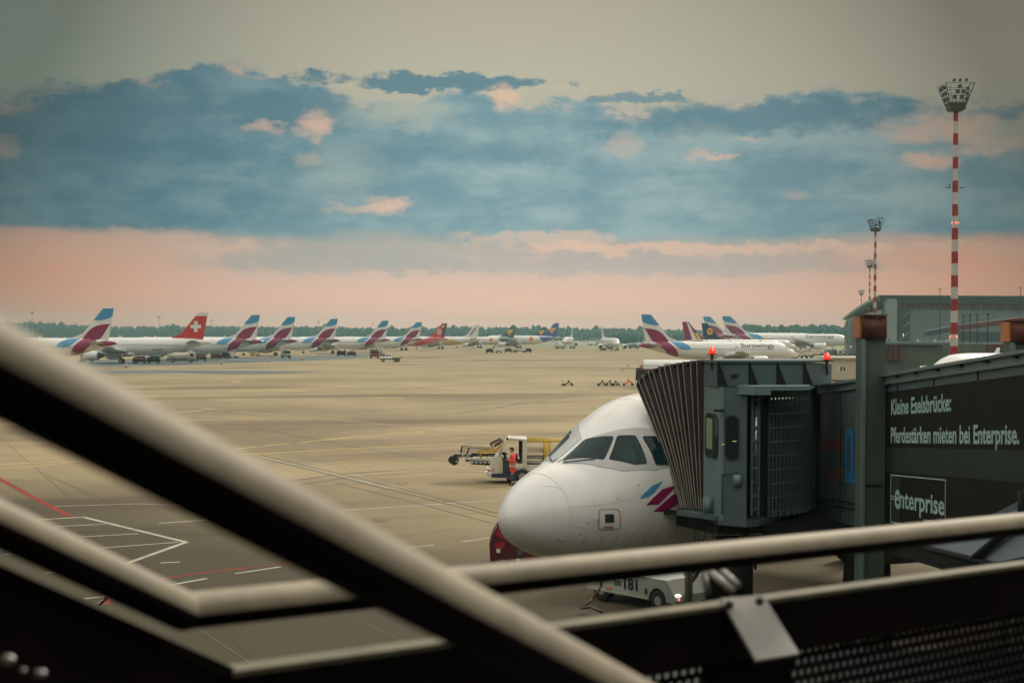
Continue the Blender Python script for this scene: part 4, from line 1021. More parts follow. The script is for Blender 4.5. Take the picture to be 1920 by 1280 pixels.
# support gantry
gt = thing('support_gantry', 'pair of tall grey columns with dark rust brown box heads carrying the boarding bridge', 'support columns', (0, 0, 0))
def pillar(x0, x1, y, ztop):
    w = x1 - x0; mb = MB(); mb.box(((x0 + x1) / 2, y, ztop / 2), (w, .42, ztop), 'pillar'); mb.box((x0 + .035, y - .24, ztop / 2), (.07, .05, ztop - .01), 'bridge_lite'); mb.box(((x0 + x1) / 2, y - .01, .1), (w + .3, .8, .2), 'pillar')
    for z in (2.2, 4.4): mb.box(((x0 + x1) / 2, y - .215, z), (w - .1, .015, .05), 'bridge_dark')
    p = mb.build('column', gt)
    h = MB(); h.box(((x0 + x1) / 2 + .01, y + .02, ztop + .20), (w - .02, .62, .42), 'rust_box', bev=.012); h.box((x0 - .012, y + .05, ztop + .20), (.04, .5, .38), 'rust_lit_side'); h.box(((x0 + x1) / 2, y, ztop + .43), (w + .02, .66, .02), 'rust_box'); h.build('head_box', p)
pillar(6.46, 6.91, 26.5, 7.12); pillar(9.75, 10.35, 28.0, 7.06)
mb = MB(); mb.box((8.15, 27.3, 3.05), (3.2, .3, .34), 'pillar', rz=.4); mb.build('crossbeam', gt)

# ------------------------------------------------------------------ terminal building behind the camera
tb = thing('terminal_building', 'long dark terminal building at the viewing terrace', 'building', (0, 0, 0))
mb = MB(); mb.box((-20, -16, 7), (190, 24, 14), 'building'); mb.box((-20, -15, 15.0), (192, 26, 1.6), 'building'); mb.build('wall', tb)
mb = MB()
for i in range(30): mb.box((-110 + i * 6.2, -3.97, 9.6), (5.6, .06, 5.5), 'glass_dark')
mb.build('window_band', tb)

# ------------------------------------------------------------------ floodlight masts
def mast():
    root = thing('floodlight_mast', '', 'floodlight mast')
    mb = MB(); H = 31.1; n = 25
    for i in range(n):
        z0, z1 = H - H * i / n, H - H * (i + 1) / n; r = lambda z: .44 - .20 * z / H
        mb.tube((0, 0, z1), (0, 0, z0), r(z1), 'mast_red' if i % 2 == 0 else 'mast_white', r(z0), 16, caps=False)
    mb.box((0, 0, .15), (1.4, 1.4, .3), 'bridge_dark'); mb.build('pole', root)
    hd = MB(); hd.loft([[Vector((x * w, y * w, z)) for x, y in ((-1, -1), (1, -1), (1, 1), (-1, 1))] for z, w in ((30.9, .55), (31.1, .78), (31.75, .88))], 'floodlight', smooth=False)
    for z, w in ((31.8, .9), (32.4, 1.08), (33.0, 1.25), (33.7, 1.48)):
        for (a, b_), (c, d) in zip(((-1, -1), (1, -1), (1, 1), (-1, 1)), ((1, -1), (1, 1), (-1, 1), (-1, -1))): hd.tube((a * w, b_ * w, z), (c * w, d * w, z), .025, 'floodlight', n=5)
    for a, b_ in ((-1, -1), (1, -1), (1, 1), (-1, 1)): hd.tube((a * .85, b_ * .85, 31.6), (a * 1.5, b_ * 1.5, 33.75), .05, 'floodlight', n=6); hd.tube((a * .6, b_ * .8, 31.7), (a * 1.1, b_ * 1.4, 33.8), .025, 'floodlight', n=5)
    hd.tube((0, 0, 31.7), (0, 0, 32.6), .05, 'floodlight')
    cage = hd.build('lamp_cage', root)
    for x, z in ((-.62, 34.0), (0, 34.0), (.66, 34.03)): f = MB(); f.tube((x, -1.45, z), (x, -1.30, z - .04), .16, 'floodlight', n=14); f.tube((x, -1.35, z - .3), (x, -1.35, z), .02, 'floodlight', n=5); f.build('round_floodlight', cage)
    fl = [(0, -1.3, 33.35), (-.2, -1.2, 32.85), (.42, -1.2, 32.85), (-.45, -1.0, 32.3), (.3, -1.0, 32.3)]
    fl += [(-1.42, y, z) for y, z in ((-.7, 33.3), (0, 33.4), (.6, 33.3))] + [(-1.25, y, z) for y, z in ((-.5, 32.7), (.3, 32.7))] + [(-1.1, y, 32.1) for y in (-.5, .3)] + [(-1.05, -.8, 31.6), (1.2, 0, 32.8), (1.05, -.3, 32.2), (1.35, .3, 33.4)]
    for x, y, z in fl:
        f = MB(); f.box((x, y, z), (.42 if abs(x) < 1 else .26, .26 if abs(x) < 1 else .42, .38), 'floodlight', taper=(.8, .8)); f.build('floodlight', cage)
    a = MB(); a.tube((-.95, 0, 22.9), (.9, 0, 22.9), .05, 'bridge_lite'); a.tube((-.6, 0, 22.9), (-.62, 0, 23.4), .05, 'floodlight'); a.box((.7, 0, 22.92), (.5, .2, .12), 'bridge_lite'); a.box((-.8, 0, 22.92), (.3, .2, .12), 'bridge_lite'); a.build('crossarm', root)
    for z, rr in ((19.2, .32), (7.2, .42)):
        for x in (-rr, .0, rr) if z > 10 else (-rr, .15): f = MB(); f.sph((x, -math.sqrt(max(0, rr * rr - x * x)) - .03, z), (.09, .09, .13), 'lamphot', 8, 6); f.build('obstruction_light', root)
    return root
m0 = mast(); GM = 'red and white floodlight masts'
m0['label'] = 'tallest red and white banded floodlight mast at right'; m0['group'] = GM; m0.location = PZ(1789, 150, 0)
dup(m0, 'second tallest red and white floodlight mast, beside the left corner of the hangar', PZ(1640, 322, 0), .5, GM)
dup(m0, 'thinner red and white mast immediately left of the second tallest mast', PZ(1630, 492, 0), 1.1, GM)
dup(m0, 'small dark mast with forked head left of the hangar roof', PZ(1614.5, 815, 0), .8, GM)
for px, D, sc, lb in ((60, 1172, .7, 'distant mast at far left above the woods'), (187, 1379, .7, 'distant mast partly behind the nearest blue and burgundy tail at left'), (298, 1437, .7, 'distant mast above the fuselage of the airliner with the white cross'),
    (397, 1668 * .86, .6, 'distant mast just right of the tail with the white cross'), (597, 1339, .55, 'distant mast between the third and fourth tails of the left row'), (698, 1500, .55, 'distant mast between the fourth and fifth tails of the left row')):
    dup(m0, lb, PZ(px, D, 0), .6, GM, sc)

# ------------------------------------------------------------------ hangar and low buildings at right
hg = thing('hangar', 'huge grey green hangar with flat roof and dark red window band', 'hangar')
hx0, hy0, ht = 109.0, 420.0, 19.3
mb = MB()
mb.prism([(hx0, hy0), (205, 418), (260, 640), (152, 648)], 'z', 0, 15.2, 'hangar'); 
mb.prism([(hx0 + 3.2, hy0 + .4), (205, 418.6), (205, 430), (hx0 + 3.2, 430)], 'z', 15.2, 18.0, 'hangar')
for i in range(28): mb.box((hx0 + 9 + i * 3.55, hy0 - .10 - i * .05, 7.6), (.10, .12, 14.6), 'hangar_roof')
for i in range(13):
    u = i / 13; mb.box((hx0 + 2 + 41 * u, hy0 + 8 + 225 * u, 7.0), (.3, 3.0, 13), 'hangar_roof', rz=-.19)
mb.build('wall', hg)
mb = MB(); mb.box((hx0 + 2.6, hy0 - .6, 9.3), (3.0, 3.0, 18.4), 'hangar_lite'); mb.build('corner_tower', hg)
mb = MB()
mb.prism([(hx0 - 1, hy0 - 2.0), (206, 416), (206, 424), (hx0, 424)], 'z', 17.9, 18.7, 'hangar_roof'); mb.prism([(hx0 - 1.2, hy0 - 2.4), (206, 415.6), (206, 424), (hx0, 424)], 'z', 18.75, 19.4, 'hangar_roof')
ro = []
for i in range(9):
    u = i / 8; z = 19.2 - 3.6 * u ** 1.6; ro.append([Vector((hx0 - .8 + 44 * u, hy0 + 3 + 232 * u, z)), Vector((210 + 50 * u, hy0 + 3 + 222 * u, z + .4)), Vector((210 + 50 * u, hy0 + 3 + 222 * u, z - .6)), Vector((hx0 - .8 + 44 * u, hy0 + 3 + 232 * u, z - .8))])
mb.loft(ro, 'hangar_lite', smooth=False); mb.build('roof', hg)
mb = MB()
for i in range(24): mb.box((hx0 + 8.0 + i * 3.9, hy0 + .25 - i * .06, 16.2), (3.4, .3, 1.7), 'hangar_red')
mb.build('window_band', hg)
mb = MB(); mb.box((hx0 + 6.6, hy0 - .3, 8), (3.6, .5, 15.4), 'hangar_roof')
for z in (3, 6, 9, 12): mb.box((hx0 + 6.2, hy0 - .7, z), (2.4, .3, .5), 'hangar_red'); mb.tube((hx0 + 5.2, hy0 - .8, z), (hx0 + 8, hy0 - .8, z + 2.6), .12, 'hangar_lite', n=5)
mb.sph((hx0 + 6.3, hy0 - .9, 7.8), (.14, .14, .5), 'slotlight', 8, 6); mb.build('stairwell', hg)
lb_ = thing('low_building', 'low dark green service building in front of the hangar', 'building')
def BX(px0, px1, py0, py1, D, dd=8, k='hedge_green'):
    a, b_ = P(px0, py1, D), P(px1, py0, D); return ((a.x + b_.x) / 2, D + dd / 2, (max(0, a.z) + b_.z) / 2), (abs(b_.x - a.x), dd, b_.z - max(0, a.z)), k
mb = MB(); mb.box(*BX(1655, 1800, 645, 712, 205)); mb.box(*BX(1655, 1803, 641.5, 645.5, 204.5, 9, 'hangar')); mb.build('wall', lb_)
mb = MB(); mb.box(*BX(1655, 1696, 648, 674, 204.3, .6, 'hangar_red'))
for x in (1665, 1674, 1684): mb.box(*BX(x, x + 1, 648, 674, 204.1, .3, 'bridge_dark'))
mb.build('door_row', lb_)
mb = MB(); rq = random.Random(5)
for i in range(26): x = 1656 + i * 5.4; h = rq.uniform(2, 8); mb.box(*BX(x, x + rq.uniform(.8, 2.6), 642 - h, 642, 206 + rq.uniform(0, 5), .5, rq.choice(['hangar_lite', 'hedge_green', 'cream', 'hangar_lite'])))
mb.build('roof_fittings', lb_)
lb2 = thing('low_building', 'dark low building with red brown doors right of the tallest mast', 'building')
mb = MB(); mb.box(*BX(1800, 1990, 645, 712, 190)); mb.build('wall', lb2); mb = MB(); mb.box(*BX(1852, 1890, 645, 656, 189.6, .6, 'hangar_red')); mb.build('roller_door', lb2)
ramp_ = thing('covered_walkway', 'sloping dark red roofed walkway in front of the hangar', 'walkway')
mb = MB()
a0, a1 = P(1738, 630, 330), P(1900, 606, 310)
mb.loft([[p + Vector((0, 0, 0)), p + Vector((0, 3, 0)), p + Vector((0, 3, 1.2)), p + Vector((0, 0, 1.2))] for p in (a0, P(1800, 619, 322))], 'hangar_roof', smooth=False)
mb.loft([[p, p + Vector((0, 3, 0)), p + Vector((0, 3, 1.2)), p + Vector((0, 0, 1.2))] for p in (P(1800, 619, 322), P(1990, 596, 300))], 'hangar_red', smooth=False)
for px in (1745, 1770, 1800, 1840, 1880): p = P(px, 622, 320); mb.tube((p.x, p.y, 0), (p.x, p.y, 7.4), .14, 'hangar_roof', n=6)
mb.box(*BX(1798, 1900, 622, 640, 330, 4, 'hangar_roof')); mb.build('walkway_roof', ramp_)
pole0 = thing('lamp_post', 'black lamp post in front of the hangar, first of four right of the tallest mast', 'lamp post', PZ(1806, 250, 0), group='black lamp posts right of the tallest mast')
mb = MB(); mb.tube((0, 0, 0), (0, 0, 11.0), .09, 'bridge_dark', n=8); mb.box((0, 0, 11.05), (.5, .3, .15), 'bridge_dark'); mb.build('pole', pole0)
for px, D, o_ in ((1819, 246, 'second'), (1832, 241, 'third'), (1852, 236, 'last')): dup(pole0, 'black lamp post in front of the hangar, %s of four right of the tallest mast' % o_, PZ(px, D, 0), 0)
for px, py0, lb in ((1762, 541, 'thin tall pole rising above the hangar roof left of the tallest mast'), (1913, 540, 'thin tall pole rising above the hangar roof at the right edge')):
    o = thing('lightning_pole', lb, 'pole', PZ(px, 300, 0), group='thin poles before the hangar'); mb = MB(); h = P(px, py0, 300).z; mb.tube((0, 0, 0), (0, 0, h), .09, 'bridge_dark', .06, 6); mb.box((0, 0, h), (.5, .2, .12), 'bridge_dark'); mb.build('pole', o)
hut = thing('office_container', 'beige flat roofed cabin with two narrow dark windows seen above the bridge', 'cabin')
mb = MB(); mb.box(*BX(1556, 1650, 671.5, 712, 228, 9, 'beige')); mb.build('wall', hut)
mb = MB(); mb.box(*BX(1552, 1652, 669.5, 672, 227.5, 10, 'cream')); mb.build('roof', hut)
mb = MB()
for x in (1576, 1582): mb.box(*BX(x, x + 3, 687, 695, 227.9, .4, 'black'))
mb.build('window', hut)
mb = MB(); mb.box(*BX(1569, 1588, 684, 697, 227.95, .2, 'cream')); mb.build('window_surround', hut)

# ------------------------------------------------------------------ vehicles
def wheels_(root, xs, y, r, w=.28, k='wheel'):
    for x in xs:
        for s in (-1, 1): wheel_mesh((x, s * (y - w / 2), r), r, w).build(k, root)
def pickup(label, loc, rz, col='white_paint', group=None):
    t = thing('pickup_truck', label, 'pickup', loc, rz, group)
    mb = MB(); mb.box((.2, 0, .75), (5.2, 1.9, .30), 'dark_steel'); mb.box((1.9, 0, 1.0), (1.5, 1.85, .55), col, bev=.08); mb.box((.45, 0, 1.0), (1.6, 1.85, .7), col, bev=.06); mb.box((.45, 0, 1.62), (1.5, 1.7, .62), col, taper=(.82, .88), bev=.05); mb.build('body', t)
    mb = MB(); mb.box((-1.55, 0, 1.02), (2.3, 1.95, .14), 'dark_steel'); mb.box((-2.65, 0, 1.2), (.06, 1.9, .35), 'dark_steel'); mb.build('load_bed', t)
    mb = MB()
    for s in (-1, 1): mb.box((.80, s * .80, 1.66), (.5, .08, .38), 'glass_dark'); mb.box((.1, s * .80, 1.66), (.5, .08, .38), 'glass_dark')
    mb.box((1.14, 0, 1.62), (.1, 1.4, .42), 'glass_dark'); mb.build('window', t)
    for s in (-1, 1): m = MB(); m.box((2.66, s * .7, 1.0), (.06, .3, .18), 'headlight'); m.build('headlight', t)
    wheels_(t, (1.9, -1.2, -1.95), .95, .38); return t
def tractor(label, loc, rz, col='white_paint', group=None):
    t = thing('baggage_tractor', label, 'tractor', loc, rz, group)
    mb = MB(); mb.box((.7, 0, .75), (1.5, 1.3, .75), col, bev=.06); mb.box((-.7, 0, .6), (1.5, 1.3, .45), col, bev=.05); mb.box((-.5, 0, 1.98), (1.5, 1.3, .08), col)
    for x in (.15, -1.2):
        for s in (-1, 1): mb.tube((x, s * .6, .9), (x - .05, s * .6, 1.96), .04, col, n=6)
    mb.build('body', t); mb = MB(); mb.box((-.6, 0, .95), (.5, .9, .15), 'rubber'); mb.box((-.85, 0, 1.25), (.12, .9, .5), 'rubber'); mb.build('seat', t)
    wheels_(t, (1.0, -.9), .7, .36); return t
def dolly(label, loc, rz, load='dark_red', group=None):
    t = thing('baggage_cart', label, 'cart', loc, rz, group)
    mb = MB(); mb.box((0, 0, .5), (3.0, 1.5, .12), 'dark_steel'); mb.tube((1.5, 0, .45), (2.4, 0, .35), .04, 'dark_steel', n=6)
    for x in (-1.45, 1.45):
        for s in (-1, 1): mb.tube((x, s * .7, .5), (x, s * .7, 1.7), .03, 'steel', n=5)
    mb.build('frame', t); mb = MB(); mb.box((0, 0, 1.05), (2.7, 1.35, .95), load, bev=.05); mb.box((.2, 0, 1.62), (1.6, 1.1, .25), 'bridge_dark', bev=.04); mb.build('tarpaulin', t); wheels_(t, (1.0, -1.0), .75, .24, .16); return t
def boxtruck(label, loc, rz, col='cream', cabc='white_paint', h=3.4, L=6.5, group=None):
    t = thing('service_truck', label, 'truck', loc, rz, group)
    mb = MB(); mb.box((-.9, 0, .8 + h / 2 - .3), (L - 2.2, 2.4, h - .9), col, bev=.05); mb.box((0, 0, .65), (L, 2.0, .3), 'dark_steel'); mb.build('box_body', t)
    mb = MB(); mb.box((L / 2 - .95, 0, 1.45), (1.8, 2.3, 1.7), cabc, bev=.12); mb.build('cab', t)
    mb = MB(); mb.box((L / 2 - .08, 0, 1.8), (.08, 2.0, .8), 'glass_dark'); 
    for s in (-1, 1): mb.box((L / 2 - .8, s * 1.14, 1.8), (.9, .08, .7), 'glass_dark')
    mb.build('window', t); wheels_(t, (L / 2 - 1.2, -L / 2 + 1.4), 1.15, .48); return t
def stairs(label, loc, rz, col='white_paint', group=None, h=3.4):
    t = thing('passenger_stairs', label, 'stair truck', loc, rz, group)
    mb = MB(); mb.box((0, 0, .7), (5.5, 2.0, .35), 'dark_steel'); mb.box((2.1, 0, 1.35), (1.5, 2.0, 1.1), col, bev=.08); mb.build('chassis', t)
    mb = MB(); n = 14
    for i in range(n): x = -2.6 + i * .34; z = .6 + i * (h - .6) / n; mb.box((x, 0, z), (.36, 1.4, .07), 'silver')
    for s in (-1, 1):
        a, b_ = Vector((-2.7, s * .75, .5)), Vector((2.2, s * .75, h)); mb.tube(a, b_, .07, col, n=6); mb.tube(a + Vector((0, 0, 1)), b_ + Vector((0, 0, 1)), .04, 'silver', n=6)
        for i in range(8): p = a.lerp(b_, i / 7); mb.tube(p, p + Vector((0, 0, 1)), .03, 'silver', n=5)
        mb.tube((1.9, s * .7, .8), (1.9, s * .7, h), .08, col)
    mb.box((2.6, 0, h), (1.2, 1.6, .1), 'silver'); mb.build('stair_flight', t); wheels_(t, (1.8, -1.6), 1.0, .42); return t
def loader(label, loc, rz, group=None):
    t = thing('cargo_loader', label, 'cargo loader', loc, rz, group)
    mb = MB(); mb.box((0, 0, .8), (6.5, 2.6, .35), 'dark_steel'); mb.box((.3, 0, 2.5), (5.0, 2.5, .22), 'silver'); mb.build('chassis', t)
    mb = MB()
    for s in (-1, 1): mb.tube((-2.4, s * 1.2, .9), (2.4, s * 1.2, 2.5), .12, 'cream', n=6); mb.tube((2.4, s * 1.2, .9), (-2.4, s * 1.2, 2.5), .12, 'cream', n=6); mb.tube((-2.4, s * 1.25, 2.6), (-2.4, s * 1.25, 3.6), .05, 'cream'); mb.tube((2.4, s * 1.25, 2.6), (2.4, s * 1.25, 3.6), .05, 'cream'); mb.tube((-2.4, s * 1.25, 3.6), (2.4, s * 1.25, 3.6), .05, 'cream')
    mb.build('scissor_frame', t); mb = MB(); mb.box((2.7, .9, 3.3), (.9, .8, 1.3), 'white_paint', bev=.05); mb.box((3.16, .9, 3.5), (.04, .6, .6), 'glass_dark'); mb.build('operator_cab', t); wheels_(t, (2.2, -2.2), 1.2, .45); return t
VG = 'ground vehicles under the left row'
pickup('small white pickup with flat dark load bed on the open apron', G(732, 678.5), math.pi, group=None)
boxtruck('pale low service truck under the tail with the white cross', G(340, 679), 0.1, 'cream', 'beige', 2.3, 6.8, VG)
tractor('small vehicle with red tail lamps left of the first jet engine', G(164, 678), .2, 'red', VG)
tractor('white baggage tractor under the tail right of the one with the white cross', G(437, 671.5), .4, 'white_paint', VG)
for px, py, l, c in ((376, 677, 'dark baggage cart behind the pale service truck', 'dark_red'), (405, 673, 'dark covered baggage cart, left of a pair beside the white tractor', 'dark_red'), (421, 672.5, 'dark covered baggage cart, right of a pair beside the white tractor', 'bridge_dark'),
    (262, 682, 'dark red baggage cart below the window row of the airliner with the white cross tail', 'dark_red'), (288, 682, 'dark cart between two others below the airliner with the white cross tail', 'bridge_dark'), (640, 668, 'dark cart between the third and fourth tails', 'bridge_dark'),
    (659, 668.5, 'dark equipment cart right of the fourth tail', 'dark_red'), (918, 662, 'dark cart under the yellow airliner', 'bridge_dark'), (953, 661, 'dark red cart beside the white passenger stairs', 'dark_red'), (990, 661, 'cart right of the green heart tail', 'bridge_dark')):
    dolly(l, G(px, py), .1, c, VG)
boxtruck('white van facing the camera between the second and third tails', G(536, 671.5), -1.3, 'white_paint', 'white_paint', 2.4, 5.2, VG)
tractor('yellow tractor under the second burgundy tail', G(478, 668), .1, 'yellow', VG)
boxtruck('red fronted truck under the fifth tail', G(702, 671.5), -1.4, 'bridge_grey', 'red', 2.6, 5.4, VG)
stairs('blue grey passenger stairs left of the last burgundy tail', G(712, 668.5), 1.9, 'bridge_lite', VG, 3.2)
stairs('white passenger stairs in front of the airliner with green heart tail', G(935, 662), -1.5, 'white_paint', VG, 3.4)
pickup('white car under the green heart tails', G(973, 661), 0, 'white_paint', VG)
boxtruck('light truck in front of the distant airliner at the end of the left row', G(1050, 654), .3, 'cream', 'white_paint', 2.6, 5.5, VG)
tractor('tug at the right end of the left row', G(1073, 654), .2, 'bridge_lite', VG)
boxtruck('red and white truck far out on the taxiway', G(1113, 648), 0, 'white_paint', 'red', 2.4, 7, None)
pickup('dark vehicle left of the nose on airliner', G(1139, 656.5), 0, 'bridge_dark')
boxtruck('blue grey truck right of the nose on airliner', G(1188, 654), 0, 'bridge_lite', 'bridge_lite', 2.6, 6)
GG = 'service vehicles at the noses of the right row'
for px, py, f, l in ((1478, 676, stairs, 'white passenger stairs below the nose of the front right row airliner'), (1508, 672, loader, 'cream cargo loader behind the right red beacon'), (1536, 668, stairs, 'pale passenger stairs right of the cargo loader'), (1590, 668, loader, 'cargo loader under the nose of the long white airliner')):
    f(l, G(px, py), .6, group=GG)
boxtruck('white service truck behind the left red beacon end of the bridge hood', G(1452, 680), .3, 'white_paint', 'white_paint', 2.8, 6, GG)
boxtruck('teal and white truck between the two cargo loaders', G(1562, 669), .1, 'bridge_lite', 'white_paint', 2.6, 6, GG)
tractor('cream tractor with dark canopy left of the airliner nose above the bridge roof', G(1688, 708), 2.9, 'cream', None); tractor('red and white tractor immediately left of the airliner nose above the bridge roof', G(1713, 709), .3, 'orange', None)
for i, (px, k) in enumerate(((1815, 'cream'), (1840, 'hangar_lite'), (1862, 'cream'), (1885, 'hangar_lite'))): boxtruck(['first', 'second', 'third', 'fourth'][i] + ' parked pale truck of four before the hangar at right, counted from the left', PZ(px, 285, 0), .1, k, 'hangar_lite', 3.6, 6.5, 'pale trucks before the hangar')
# fuel tanker behind the canopy
tk = thing('fuel_tanker', 'white fuel tanker with dark red cab behind the folding canopy', 'tanker', G(1214, 727), -.05)
mb = MB(); n = 20
mb.loft([[Vector((x, 1.2 * k * math.cos(2 * math.pi * i / n), 2.75 + 1.1 * k * math.sin(2 * math.pi * i / n))) for i in range(n)] for x, k in ((-.6, .9), (-.5, 1), (10, 1), (10.1, .9))], 'white_paint'); mb.box((4.8, 0, 1.35), (11, 2.0, .35), 'dark_red')
put_text(mb, 'Sky', (2.3, -1.215, 2.85), (1, 0, 0), UZ, .95, .48, 'navy', .03); put_text(mb, 'tanking', (3.35, -1.215, 2.85), (1, 0, 0), UZ, 2.1, .48, 'red', .03)
mb.box((3.9, -1.17, 2.98), (3.6, .06, .8), 'white_paint'); mb.build('tank', tk)
mb = MB(); mb.box((-.3, 0, 1.65), (2.6, 2.4, 2.2), 'dark_red', bev=.15); mb.box((.6, -1.05, 2.95), (2.2, .2, .3), 'dark_red'); mb.build('cab', tk)
mb = MB(); mb.box((-.5, -1.19, 2.05), (1.7, .06, .8), 'glass_dark'); mb.box((-1.6, 0, 2.05), (.06, 2.0, .85), 'glass_dark'); mb.build('window', tk)
mb = MB()
for x in (-.9, -.4, .3, .9): mb.tube((x, -.6, 2.8), (x + .2, -.6, 3.2), .12, 'steel'); mb.sph((x, -.3, 3.05), (.2, .2, .16), 'orange', 8, 6)
mb.box((1.2, -.8, 2.95), (.8, .4, .5), 'cream', bev=.05); mb.build('pump_gear', tk)
mb = MB(); mb.box((-1.55, -1.1, .9), (.1, .3, .18), 'headlight'); mb.build('headlight', tk); wheels_(tk, (-.4, 5.5, 7.2, 8.6), 1.15, .5)
# small apron items
def cone(label, loc, s=1.0, group=None):
    t = thing('traffic_cone', label, 'traffic cone', loc, 0, group, s); mb = MB(); n = 14
    mb.loft([[Vector((r * math.cos(2 * math.pi * i / n), r * math.sin(2 * math.pi * i / n), z)) for i in range(n)] for z, r in ((.04, .17), (.3, .12), (.75, .035))], 'orange'); mb.loft([[Vector((r * math.cos(2 * math.pi * i / n), r * math.sin(2 * math.pi * i / n), z)) for i in range(n)] for z, r in ((.3, .125), (.5, .088))], 'reflect', cap=False); mb.build('body', t)
    mb = MB(); mb.box((0, 0, .02), (.42, .42, .04), 'rubber'); mb.build('base', t); return t
cone('red and white cone left of the black tow bars', G(1055, 723), 1.15); cone('farther small cone, upper one of two left of the tanker', G(1177, 687), 1.1, 'pair of cones left of the tanker'); cone('lower cone of two left of the tanker', G(1167, 694), 1.1, 'pair of cones left of the tanker')
for px, py in ((236, 689), (415, 683), (504, 679), (568, 675)): cone(f'tiny cone on the dark edge strip below the left row, {["first", "second", "third", "fourth"][[236, 415, 504, 568].index(px)]} from the left', G(px, py), 1.3, 'cones below the left row')
def chock_cart(label, px, py, rz, k='rubber', s=1.0):
    t = thing('tow_bar_cart', label, 'cart', G(px, py), rz, 'black carts on the open apron', s); mb = MB(); mb.box((0, 0, .28), (1.1, .5, .08), k); mb.tube((.5, 0, .3), (-.1, 0, .75), .05, 'rubber', n=6); mb.tube((-.3, 0, .3), (.1, .0, .6), .06, k, n=6); mb.sph((0, 0, .65), (.16, .12, .12), k, 8, 6); mb.build('frame', t)
    for x in (-.5, .5):
        for sd in (-1, 1): wheel_mesh((x, sd * .25, .14), .15, .1).build('wheel', t)
chock_cart('black cart right of the red and white cone', 1066, 723, .1); chock_cart('black cart at the left of the group of three', 1129, 723, .2); chock_cart('black cart in the middle of the group of three', 1144, 723, 2.9); chock_cart('black cart at the right of the group of three', 1154, 723, .6); chock_cart('black and orange cart beside the tanker', 1178, 723, 0, 'orange', 1.2)

# ------------------------------------------------------------------ belt loader with the worker
bl = thing('belt_loader', 'cream belt loader with yellow rails and raised boom left of the airliner nose', 'belt loader', PZ(960, 69, 0))
S2 = 38.65
def L(cx, cy, y=0.0): return Vector((((cx / 8.727 + 840) - 960) / S2, y, (903 - (cy / 8.727 + 800)) / S2))
def slab(mb, pts, y0, y1, k): mb.prism([(L(*p).x, L(*p).z) for p in pts], 'y', y0, y1, k)
mb = MB(); slab(mb, [(712, 520), (850, 430), (905, 500), (910, 730), (712, 740)], -.85, .85, 'cream'); slab(mb, [(910, 500), (1020, 520), (1020, 740), (910, 740)], .2, .85, 'teal_panel'); slab(mb, [(850, 440), (905, 505), (905, 725), (850, 725)], -.865, -.85, 'beige')
slab(mb, [(1150, 600), (1900, 600), (1900, 700), (1150, 690)], -.8, .9, 'cream'); slab(mb, [(730, 735), (1040, 735), (1010, 800), (730, 790)], -.95, .95, 'navy'); slab(mb, [(640, 690), (730, 735), (730, 800), (640, 760)], -.9, .9, 'cream'); slab(mb, [(735, 795), (1000, 800), (990, 815), (735, 810)], -.96, .9, 'beige'); slab(mb, [(1010, 700), (1900, 700), (1900, 790), (1010, 790)], -.3, .5, 'dark_steel')
slab(mb, [(742, 650), (770, 640), (775, 700), (742, 700)], -.87, -.85, 'orange'); mb.build('body', bl)
mb = MB()
for y in (-.78, .78):
    for a, b_, r in (((850, 440), (975, 185), .05), ((975, 185), (1020, 170), .06), ((1020, 170), (1290, 190), .06)): mb.tube(L(*a, y), L(*b_, y), r, 'cream')
    slab(mb, [(1232, 190), (1300, 190), (1300, 640), (1232, 640)], y - .06, y + .06, 'cream')
slab(mb, [(980, 165), (1300, 180), (1300, 200), (980, 195)], -.8, .8, 'cream'); slab(mb, [(1170, 215), (1228, 215), (1228, 640), (1170, 470)], .1, .7, 'bridge_dark'); mb.build('cab_frame', bl)
mb = MB(); mb.prism([(L(855, 430).x, L(855, 430).z), (L(970, 200).x, L(970, 200).z), (L(955, 200).x, L(955, 200).z), (L(840, 430).x, L(840, 430).z)], 'y', -.72, .72, 'glass'); mb.build('windscreen', bl)
mb = MB(); mb.tube(L(980, 150, -.8), L(985, 185, -.8), .05, 'rubber'); mb.build('mirror', bl)
mb = MB(); slab(mb, [(870, 440), (905, 430), (935, 500), (975, 510), (960, 450), (930, 410), (990, 440)], -.3, .3, 'rubber'); mb.box(L(1120, 560, .3), (.5, .6, .15), 'rubber'); mb.build('steering_console', bl)
mb = MB()
for y in (-.45, .45):
    slab(mb, [(100, 462), (380, 470), (400, 440), (780, 445), (780, 465), (440, 468), (410, 488), (100, 485)], y - .05, y + .05, 'bridge_dark')
slab(mb, [(250, 505), (700, 505), (700, 530), (300, 530)], -.4, .4, 'cream'); slab(mb, [(345, 550), (710, 560), (710, 585), (370, 585)], -.42, .42, 'cream'); slab(mb, [(380, 588), (700, 600), (700, 618), (400, 602)], -.42, .42, 'rubber')
for i in range(4): slab(mb, [(420 + i * 70, 560), (450 + i * 70, 560), (470 + i * 70, 582), (440 + i * 70, 582)], -.44, -.42, 'rubber')
mb.tube(L(120, 550, -.5), L(120, 550, .5), .20, 'rubber', n=20); mb.tube(L(75, 535, -.45), L(75, 535, .45), .16, 'rubber', n=18); mb.tube(L(160, 552, -.52), L(160, 552, .52), .06, 'hub'); slab(mb, [(300, 540), (350, 540), (345, 560), (310, 560)], -.43, .43, 'dark_red')
for i in range(7): mb.tube(L(250 + i * 80, 478, -.4), L(250 + i * 80, 478, .4), .03, 'steel', n=6)
mb.build('conveyor_boom', bl)
mb = MB()
